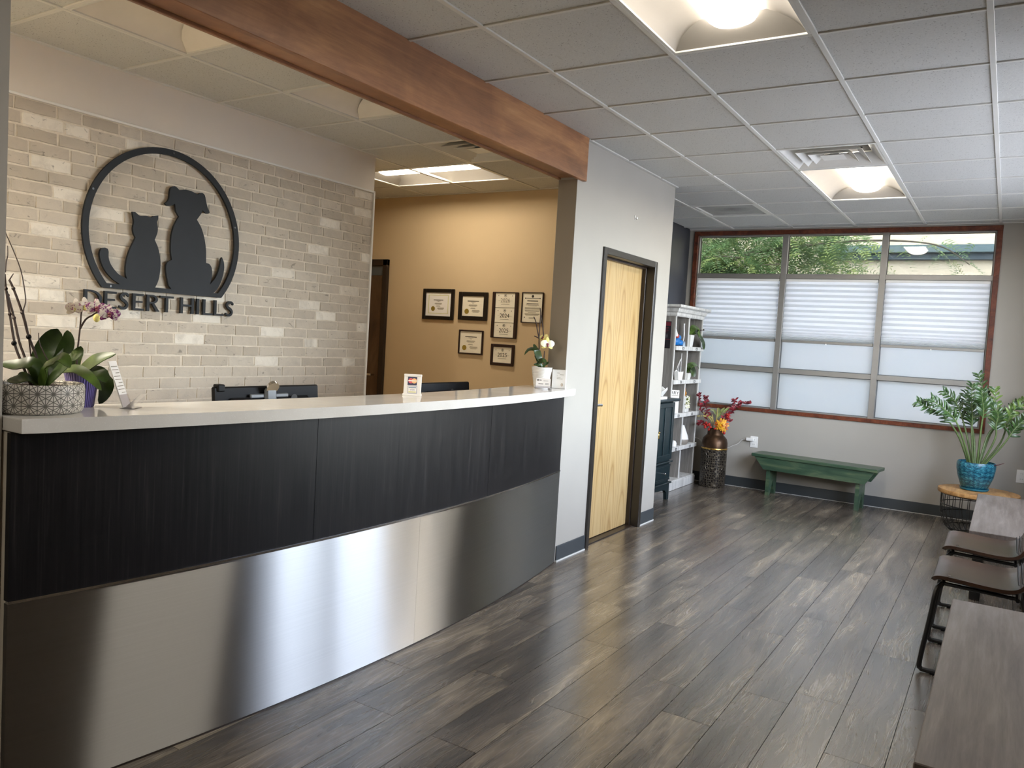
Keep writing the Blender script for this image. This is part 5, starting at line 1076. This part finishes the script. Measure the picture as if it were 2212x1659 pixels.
shelf_orchid('small orchid in a white cup on the second shelf', (-1.455, 4.565, at_shelf(1)), .058, .07, [([(0, 0, .07), (.03, .05, .15), (.05, .16, .155), (.05, .25, .11)], .06), ([(0, 0, .07), (.03, .02, .14), (.06, .05, .08), (.07, .05, .03)], .085), ([(0, 0, .07), (.02, -.03, .13), (.04, -.05, .12)], .05)], None)
t = thing('model_ship', 'white model sailing ship on the second shelf', 'ornament', (-1.45, 4.345, at_shelf(1)))
b = B(); b.prism([(-.09, .09), (-.06, 0), (.05, 0), (.075, .085), (.03, .08), (-.03, .08)], 0, -.02, .02); b.build('hull', 'white_plastic', t); b = B(); b.tube([(0, -.115, .085), (0, -.09, .095), (0, -.06, .09)], .004, 6, .006); b.tube([(0, -.03, .08), (0, .0, .19), (0, .045, .215)], .003, 5); b.tube([(0, .045, .08), (0, .045, .27)], .004, 6, .003); b.tube([(0, -.075, .085), (0, -.04, .15), (0, .03, .2)], .0025, 5); b.build('mast', 'white_plastic', t, smooth=SM)
b = B(); b.faces([(0, -.06, .09), (0, .04, .09), (0, .042, .2), (0, -.02, .15), (.004, -.06, .09), (.004, .04, .09), (.004, .042, .2), (.004, -.02, .15)], [(0, 1, 2, 3), (7, 6, 5, 4), (0, 4, 5, 1), (1, 5, 6, 2), (2, 6, 7, 3), (3, 7, 4, 0)]); b.build('sail', 'acrylic', t)
t = thing('wooden_sign', 'small white block sign ending in the letters RRY on the third shelf', 'sign', (-1.452, 4.262, at_shelf(2)), math.radians(-58))
B().box((-.012, -.052, 0), (.012, .048, .24), .003).build('block', 'ceramic_white', t)
me = text_mesh('RRY', .045, .001, 'CENTER'); link('lettering', me, 'ink', t, (.0125, .002, .196), (PI/2, 0, PI/2)); B().box((.012, -.04, .182), (.0132, .04, .186)).build('underline', 'ink_soft', t)
t = thing('bud_vase', 'cream bottle vase with dried flowers on the third shelf', 'ornament', (-1.47, 4.60, at_shelf(2)))
b = B(); b.box((-.045, -.055, 0), (.045, .055, .17), .012, 2); b.build('bottle', 'ceramic_white', t); b = B(); rr = random.Random(5)
for _ in range(26): b.ball((.046+rr.uniform(-.004, .012), rr.uniform(-.06, .03), rr.uniform(.05, .17)), rr.uniform(.006, .011), 6, 5)
b.build('white_blossom', 'petal_cream', t, smooth=SM); b = B()
for _ in range(14): b.ball((.046+rr.uniform(-.004, .012), rr.uniform(-.06, .03), rr.uniform(.05, .17)), rr.uniform(.006, .012), 6, 5, (1, .6, 1))
b.build('green_sprig', 'leaf_olive', t, smooth=SM); b = B(); b.leaf([(0, -.01, .16), (.01, -.015, .20), (.01, .0, .25)], .03, (1, 0, 0), .1); b.leaf([(0, 0, .16), (.01, .02, .19), (.01, .04, .21)], .03, (1, 0, 0), .1); b.build('dried_leaf', 'dried_orange', t, smooth=SM)
t = thing('aroma_diffuser', 'white teardrop aroma diffuser on a taupe base, fourth shelf', 'aroma diffuser', (-1.475, 4.61, at_shelf(3)))
b = B(); b.lathe([(0, 0), (.062, 0), (.076, .02), (.080, .05), (.078, .056), (0, .056)], 28); b.build('base', 'diffuser_grey', t, smooth=SM); b = B(); b.lathe([(.079, .0565), (.072, .085), (.05, .14), (.032, .185), (.026, .20), (.0, .203)], 28); b.build('cover', 'white_plastic', t, smooth=SM)
b = B(); b.lathe([(0, 0), (.03, 0), (.032, .03), (.02, .055), (0, .06)], 14); o = b.build('trinket', 'ceramic_white', None, (-1.46, 4.36, at_shelf(3)), SM); tag(o, 'small white round trinket beside the aroma diffuser', 'ornament')
b = B(); b.lathe([(0, 0), (.018, 0), (.042, .13), (.046, .135), (.038, .13), (0, .01)], 18); o = b.build('blue_cup', 'teal_glaze', None, (-1.50, 4.515+.03, .10), SM); tag(o, 'small blue tapered cup in the bottom compartment', 'cup')

# ------------------------------------------------------------------ dark teal cabinet (front faces +x)
cb = thing('cabinet', 'dark teal two-door cabinet with brass drop pulls and turned feet', 'cabinet', (-1.47, 3.355, 0))
CXF, CYa, CYb = -1.262, 2.925, 3.79
def cbx(lo, hi, bev=.002): return B().box((lo[0]+1.47, lo[1]-3.355, lo[2]), (hi[0]+1.47, hi[1]-3.355, hi[2]), bev)
cbx((-1.68, CYa, .165), (CXF-.018, CYb, .94)).build('body', 'box_teal', cb)
cbx((-1.69, CYa-.03, .94), (CXF+.035, CYb+.05, .966), .008).build('top', 'box_teal', cb)
cbx((-1.69, CYa-.014, .358), (CXF+.012, CYb+.018, .374), .006).build('waist_moulding', 'box_teal', cb); cbx((-1.69, CYa-.014, .155), (CXF+.014, CYb+.02, .172), .006).build('base_moulding', 'box_teal', cb)
for y0, y1, hs in ((CYa+.02, 3.352, 1), (3.358, CYb-.02, -1)):
    d = cbx((CXF-.018, y0, .39), (CXF-.002, y1, .93)).build('door', 'box_teal', cb)
    w_ = (y1-y0); st = .05; pw = (w_-3*st)/2
    for lo, hi in (((y0, .39), (y0+st, .93)), ((y0+st+pw, .44), (y0+2*st+pw, .885)), ((y1-st, .39), (y1, .93)), ((y0+st, .39), (y1-st, .44)), ((y0+st, .885), (y1-st, .93))): cbx((CXF-.002, lo[0], lo[1]), (CXF+.008, hi[0], hi[1]), .003).build('door_stile', 'box_teal', d)
    yy = 3.352-.025 if hs == 1 else 3.358+.025
    b = B(); b.ball((CXF+.018+1.47, yy-3.355, .668), .01, 8, 6); b.cyl((CXF+.006+1.47, yy-3.355, .668), (CXF+.018+1.47, yy-3.355, .668), .005, n=8); b.box((CXF+.014+1.47, yy-.007-3.355, .612), (CXF+.02+1.47, yy+.007-3.355, .66), .003); b.build('pull', 'gold', d, smooth=SM)
dw = cbx((CXF-.018, CYa+.02, .195), (CXF, CYb-.02, .345)).build('drawer', 'box_teal', cb)
for z0, z1 in ((.195, .203), (.208, .214), (.326, .332), (.337, .345)): cbx((CXF, CYa+.02, z0), (CXF+.006, CYb-.02, z1), .002).build('bead', 'box_teal', dw)
for yy in (3.13, 3.585):
    b = B(); b.cyl((CXF+1.47, yy-3.355, .268), (CXF+.018+1.47, yy-3.355, .268), .006, n=8); b.ball((CXF+.024+1.47, yy-3.355, .268), .012, 8, 6); b.build('knob', 'chrome', dw, smooth=SM)
# apron with a shallow arch, four feet
ap = [(CYa, .155), (CYa, .0), (CYa+.05, .0), (CYa+.062, .07), (CYa+.12, .10), (3.355, .115), (CYb-.12, .10), (CYb-.062, .07), (CYb-.05, 0), (CYb, 0), (CYb, .155)]
b = B(); b.prism([(y-3.355, z_) for y, z_ in ap], 0, CXF-.035+1.47, CXF-.004+1.47); b.build('apron', 'box_teal', cb)
for y0 in (CYa, CYb-.05):
    for x0 in (-1.68, ): cbx((x0, y0, 0), (x0+.05, y0+.05, .165)).build('foot', 'box_teal', cb)
cbx((-1.68, CYb-.03, .1), (CXF-.02, CYb, .165)).build('side_apron', 'box_teal', cb)
o = B().box((-.045, -.08, 0), (.045, .08, .022), .002).build('book', 'paper_white', None, (-1.31, 3.50, .966)); tag(o, 'flat white booklet lying on the teal cabinet', 'book')
b = B(); b.lathe([(0, 0), (.03, 0), (.036, .01), (.075, .07), (.08, .085), (.074, .08), (.034, .015), (0, .012)], 16)
for v in b.bm.verts: v.co.z += .02*math.cos(4*math.atan2(v.co.y, v.co.x))*max(0, (v.co.z-.06)/.025)
o = b.build('bowl', 'ceramic_white', None, (-1.385, 3.665, .966)); tag(o, 'white scalloped bowl on the teal cabinet', 'bowl')

# ------------------------------------------------------------------ floor vase with flowers
va = thing('floor_vase', 'tall hammered metal milk-can vase with bronze shoulder', 'vase', (-1.19, 4.862, 0))
b = B(); b.lathe([(0, 0), (.128, 0), (.134, .008), (.135, .40)], 40, usc=34, vsc=40); b.build('body', 'vase_hammered', va, smooth=SM)
b = B(); b.lathe([(.1352, .40), (.137, .404), (.137, .412), (.134, .416)], 40); b.build('gold_band', 'gold', va, smooth=SM)
b = B(); b.lathe([(.134, .414), (.1335, .47), (.122, .512), (.098, .538), (.084, .552), (.080, .60), (.084, .612), (.078, .612), (.074, .56), (.0, .5)], 40); b.build('shoulder', 'vase_bronze', va, smooth=SM)
fa = thing('flower_arrangement', 'artificial autumn bouquet with red sprigs and a yellow bloom in the floor vase', 'flowers', (-1.19, 4.862, .56))
D5 = Vector((.035-.018, .008, -.56))
rr = random.Random(11)
def sh5(P): return [Vector(q)+D5 for q in P]
for bi, s in enumerate(BOUQ_BR):
    P = [Vector((0, 0, -.02))]+sh5(s); stem = B(); stem.tube(P, .0025, 5, .0015); so = stem.build('sprig', 'stem_brown', fa, smooth=SM)
    pts = catmull(P, 5); lf = B(); lf2 = B()
    for i, q in enumerate(pts):
        if i < len(pts)*.42: continue
        for _ in range(2):
            a = rr.uniform(0, 2*PI); d = Vector((math.cos(a), .5*math.sin(a), rr.uniform(-.3, 1))).normalized(); L = rr.uniform(.025, .05)
            (lf if rr.random() < .6 else lf2).leaf([q, q+d*L*.5+Vector((0, 0, .004)), q+d*L], L*.42, (.3, -.9, .2), .1, n=4, thick=.0006)
    if len(lf.bm.verts): lf.build('red_leaf', 'leaf_red', so, smooth=SM)
    if len(lf2.bm.verts): lf2.build('dark_leaf', 'leaf_darkred', so, smooth=SM)
for s in BOUQ_GR:
    P = [Vector((0, 0, -.02))]+sh5(s); b = B(); b.tube(P, .002, 5, .001); pts = catmull(P, 6)
    for q in pts[len(pts)//2:]: b.ball(q, .0045, 5, 4, (1, 1, 2))
    b.build('grass_blade', 'grass_straw', fa, smooth=SM)
for s in BOUQ_GL: P = sh5(s); b = B(); b.tube([(0, 0, -.02)]+P[:2], .002, 5); b.leaf(P[1:], .026, (.3, -.9, .2), .1, n=6); b.build('green_leaf', 'leaf_olive', fa, smooth=SM)
b = B()
for c in BOUQ_BERRY:
    for _ in range(4): b.ball(Vector(c)+D5+Vector((rr.gauss(0, .014), rr.gauss(0, .01), rr.gauss(0, .012))), rr.uniform(.011, .017), 8, 6)
b.build('berry_cluster', 'berry_red', fa, smooth=SM)
c = Vector(BOUQ_YEL)+D5; face = Vector((2.2, -7.5, 1.0)).normalized(); q = face.to_track_quat('Z', 'Y'); b = B(); b2 = B()
for ringk, (n, r, lift) in enumerate(((14, .082, .0), (12, .066, .018), (9, .046, .032), (6, .026, .042))):
    for k in range(n):
        a = 2*PI*(k+.5*(ringk % 2))/n+rr.uniform(-.1, .1); d = q @ Vector((math.cos(a), math.sin(a), 0))
        (b if rr.random() < .75 else b2).leaf([c+face*lift*.6, c+d*r*.55+face*(lift+.012), c+d*r+face*(lift+.006)], .026, face, -.1, n=4, thick=.0006)
yb = b.build('yellow_bloom', 'petal_gold', fa, smooth=SM); b2.build('orange_petal', 'petal_orange', yb, smooth=SM)

# ------------------------------------------------------------------ green bench under the window
gb = thing('wooden_bench', 'green stained wooden bench with angled apron under the window', 'bench', (-.175, 4.735, 0), math.radians(-6.2))
def bxx(lo, hi, bev=.004): return B().box(lo, hi, bev)
bxx((-.605, -.012, .384), (.605, .27, .416)).build('seat', 'green_wood', gb)
for y in (0, .233): b = B(); b.prism([(-.575, .383), (.575, .383), (.50, .262), (-.475, .262)], 1, y, y+.022); b.build('apron', 'green_wood', gb)
for x in (-.45, .415):
    # plank leg with a V notch
    b = B(); b.prism([(.024, .382), (.231, .382), (.231, .0), (.19, .0), (.1275, .15), (.065, .0), (.024, .0)], 0, x, x+.036); b.build('leg', 'green_wood', gb)
# shift feet to the front face
# ------------------------------------------------------------------ outlets, adapter, cord
def outlet(label, x, z_):
    t = thing('wall_outlet', label, 'outlet', (x, 5.073, z_), 0, 'wall outlets')
    B().box((-.04, -.006, -.06), (.04, 0, .06), .003).build('plate', 'white_plastic', t)
    for s in (-.025, .025):
        so = B().box((-.017, -.008, s-.014), (.017, -.006, s+.014), .002).build('socket', 'white_plastic', t); b = B(); b.box((-.008, -.0086, s-.004), (-.006, -.008, s+.006)); b.box((.006, -.0086, s-.004), (.008, -.008, s+.006)); b.build('slot', 'grey_plastic', so)
outlet('white wall outlet above the green bench with an adapter plugged in', -.835, .497)
outlet('white wall outlet near the corner behind the potted plant', 1.56, .47)
pa = thing('power_adapter', 'white plug adapter with thin cord in the outlet by the bench', 'plug', (-.845, 5.063, .522))
B().box((-.068, -.03, -.016), (.012, 0.0, .016), .004).build('body', 'white_plastic', pa)
b = B(); b.tube([(-.068, -.015, 0), (-.11, -.02, -.012), (-.15, -.02, -.06), (-.20, -.02, -.085), (-.26, -.02, -.12), (-.34, -.03, -.145), (-.46, -.01, -.13), (-.53, -.03, -.09), (-.56, -.06, -.055), (-.60, -.12, -.035)], .0028, 6); b.build('cord', 'white_plastic', pa, smooth=SM)

# ------------------------------------------------------------------ basket table and ZZ plant
TC = (1.25, 4.40)
bt = thing('basket_table', 'round wooden table on a black wire basket in the corner', 'side table', (TC[0], TC[1], 0))
b = B(); b.lathe([(0, .345), (.296, .345), (.304, .349), (.306, .356), (.306, .376), (.303, .382), (0, .383)], 48); b.build('top', 'acacia', bt, smooth=SM)
profb = [(.275, .335), (.275, .2), (.262, .13), (.225, .055), (.16, .008), (.12, .004)]
for k in range(28):
    a = 2*PI*k/28; b = B(); b.tube([(r*math.cos(a), r*math.sin(a), z_) for r, z_ in profb], .0032, 5, smooth=2); b.build('wire', 'black_metal', bt, smooth=SM)
for r, z_ in ((.275, .34), (.275, .25), (.27, .165), (.225, .055), (.14, .0055)): b = B(); b.tube([(r*math.cos(2*PI*k/40), r*math.sin(2*PI*k/40), z_) for k in range(41)], .004, 6, smooth=1); b.build('hoop', 'black_metal', bt, smooth=SM)
zp = thing('potted_plant', 'zamioculcas plant in a turquoise patterned pot on the basket table', 'potted plant', (1.216, 4.42, .383))
b = B(); b.lathe([(0, .018), (.092, .018), (.105, .03), (.135, .12), (.147, .185), (.147, .225), (.141, .242), (.135, .242), (.137, .2), (0, .2)], 40, usc=14, vsc=16); b.build('pot', 'pot_turquoise', zp, smooth=SM)
b = B(); b.lathe([(0, 0), (.095, 0), (.108, .006), (.112, .022), (.106, .022), (.09, .017), (0, .017)], 36); b.build('saucer', 'teal_glaze', zp, smooth=SM)
b = B(); b.lathe([(0, .226), (.07, .224), (.136, .216)], 20); b.build('soil', 'soil', zp, smooth=SM)
def zleaf(L, w_): return B().leaf([(0, 0, 0), (0, L*.5, .006), (0, L, -.004)], w_, (0, 0, 1), .25, prof=lambda u: max(.06, math.sin(PI*min(1, .06+.92*u))**.8), n=6, thick=.0009).mesh('leaf', SM)
zl = [zleaf(.082, .021), zleaf(.07, .021), zleaf(.058, .02)]
for m_ in zl: m_.materials.append(MATS['leaf_zz'])
zl2 = [m_.copy() for m_ in zl]
for m_ in zl2: m_.materials.clear(); m_.materials.append(MATS['leaf_zz_light'])
rz_ = random.Random(21)
for si, s in enumerate(ZZ):
    P = [Vector(q) for q in s]; P[0] = Vector((P[0].x*.55, P[0].y*.55, .21)); st = B(); st.tube(P, .009, 7, .003, 4); so = st.build('stem', 'stem_green', zp, smooth=SM)
    pts = catmull(P, 5); n = len(pts)
    for i in range(int(n*.42), n):
        t_ = (pts[min(i+1, n-1)]-pts[i-1]).normalized(); side = t_.cross(Vector((.35, -.9, .25))).normalized(); u = i/(n-1)
        for sg_ in (-1, 1):
            d = (side*sg_*.8+t_*.62+Vector((rz_.uniform(-.2, .2), rz_.uniform(-.35, .35), rz_.uniform(-.2, .25)))).normalized(); nn = ((d.cross(t_)*sg_).normalized()+Vector((rz_.uniform(-.5, .5), rz_.uniform(-.5, .5), rz_.uniform(.1, .9)))).normalized()
            if nn.length < .1: continue
            xax = d.cross(nn).normalized();  M = Matrix((xax, d, xax.cross(d))).transposed().to_4x4(); M.translation = pts[i]
            o = link('leaf', (zl2 if (si in (7, 9, 11) and rz_.random() < .75) else zl)[0 if u < .75 else (1 if u < .9 else 2)], None, so); o.matrix_local = M
b = B(); b.leaf([(.10, -.05, .225), (.16, -.06, .24), (.2, -.06, .262)], .03, (0, 0, 1), .2); b.build('fallen_leaf', 'leaf_darkred', zp, smooth=SM)

# ------------------------------------------------------------------ benches and chairs along the right wall
def bench(label, y0, y1):
    t = thing('wooden_bench', label, 'bench', (1.45, (y0+y1)/2, 0), 0, 'grey waiting benches'); h = (y1-y0)/2
    B().box((-.192, -h, .408), (.19, h, .45), .003).build('seat', 'bench_grey', t); 
    for s in (-1, 1):
        for x0 in (-.165, .105): B().box((x0, s*(h-.16)-.03, 0), (x0+.06, s*(h-.16)+.03, .395), .003).build('leg', 'black_metal', t)
        B().box((-.165, s*(h-.16)-.03, .395), (.165, s*(h-.16)+.03, .408), .002).build('bracket', 'black_metal', t)
bench('grey wood-grain bench closest to the viewer', -1.212, .437); bench('grey wood-grain bench between the far chair and the basket table', 2.105, 3.75)
def chair(label, yc):
    t = thing('leather_chair', label, 'chair', (1.40, yc, 0), 0, 'brown leather waiting chairs'); hw = .235
    prof_ = [(-.245, .434), (-.238, .447), (-.21, .453), (-.12, .448), (0, .440), (.08, .445), (.125, .475), (.155, .54), (.18, .62), (.205, .72), (.215, .79), (.213, .805)]
    P = catmull([Vector((x, 0, z_)) for x, z_ in prof_], 3); n = len(P); m_ = 12; vs_ = []; 
    for layer in (0, 1):
        for i, p in enumerate(P):
            tt = (P[min(i+1, n-1)]-P[max(i-1, 0)]).normalized(); nn = Vector((-tt.z, 0, tt.x)); u = i/(n-1)
            w_ = hw*(1-.08*max(0, (u-.5)*2))*(1-.16*max(0, 1-u/.12)**2)
            for k in range(m_+1):
                v_ = -1+2*k/m_; q = p+nn*(.014*abs(v_)**3*min(1, u/.2))-nn*(.026*layer*(1-.4*abs(v_)**6)); vs_.append((q.x, v_*w_, q.z))
    fs = []; N = n*(m_+1)
    for i in range(n-1):
        for k in range(m_):
            a = i*(m_+1)+k; fs.append((a, a+1, a+m_+2, a+m_+1)); fs.append((N+a+m_+1, N+a+m_+2, N+a+1, N+a))
        for k in (0, m_): a = i*(m_+1)+k; fs.append((a, a+m_+1, N+a+m_+1, N+a))
    for i in (0, n-1):
        for k in range(m_): a = i*(m_+1)+k; fs.append((a, a+1, N+a+1, N+a))
    B().faces(vs_, fs).build('seat_shell', 'leather_brown', t, smooth=math.radians(60))
    b = B()
    for x, z_ in ((.098, .4555), (.112, .465)): b.tube([(x, v_*hw*.96, z_+.008+.02*abs(v_)**3) for v_ in [-1+2*k/10 for k in range(11)]], .0022, 5, smooth=1)
    b.build('seam', 'black_plastic', t)
    for s in (-1, 1):
        y = s*.238
        b = B(); b.tube([(-.20, y*.78, .42), (-.222, y*.86, .385), (-.236, y*.93, .26), (-.262, y, .05), (-.255, y, .018), (-.225, y, .013), (0, y, .012), (.17, y, .012), (.20, y, .02), (.205, y, .06), (.15, y*.9, .28), (.115, y*.8, .41)], .011, 8, smooth=4); b.build('leg_frame', 'black_metal', t, smooth=SM)
        for x in (-.215, .14): B().box((x, y-.012, 0), (x+.04, y+.012, .012), .002).build('glide', 'grey_plastic' if x > 0 else 'black_plastic', t)
    b = B(); b.tube([(-.20, -.19, .415), (-.20, .19, .415)], .01, 8, smooth=1); b.tube([(.1, -.19, .405), (.1, .19, .405)], .01, 8, smooth=1); b.tube([(-.20, -.16, .415), (.1, -.16, .405)], .009, 8, smooth=1); b.tube([(-.20, .16, .415), (.1, .16, .405)], .009, 8, smooth=1); b.build('seat_frame', 'black_metal', t, smooth=SM)
chair('brown leather sled-base chair beside the near bench', .975); chair('brown leather sled-base chair beside the far bench', 1.70)

# picture hook on the wall above the maple door
t = thing('wall_hook', 'tiny clear hook stuck on the wall above the door', 'hook', (XD, 2.04, 2.365))
B().box((0, -.008, 0), (.004, .008, .03), .001).build('pad', 'white_plastic', t); b = B(); b.tube([(.004, 0, .01), (.016, 0, .0), (.02, .0, .014)], .003, 6); b.build('prong', 'chrome', t, smooth=SM)
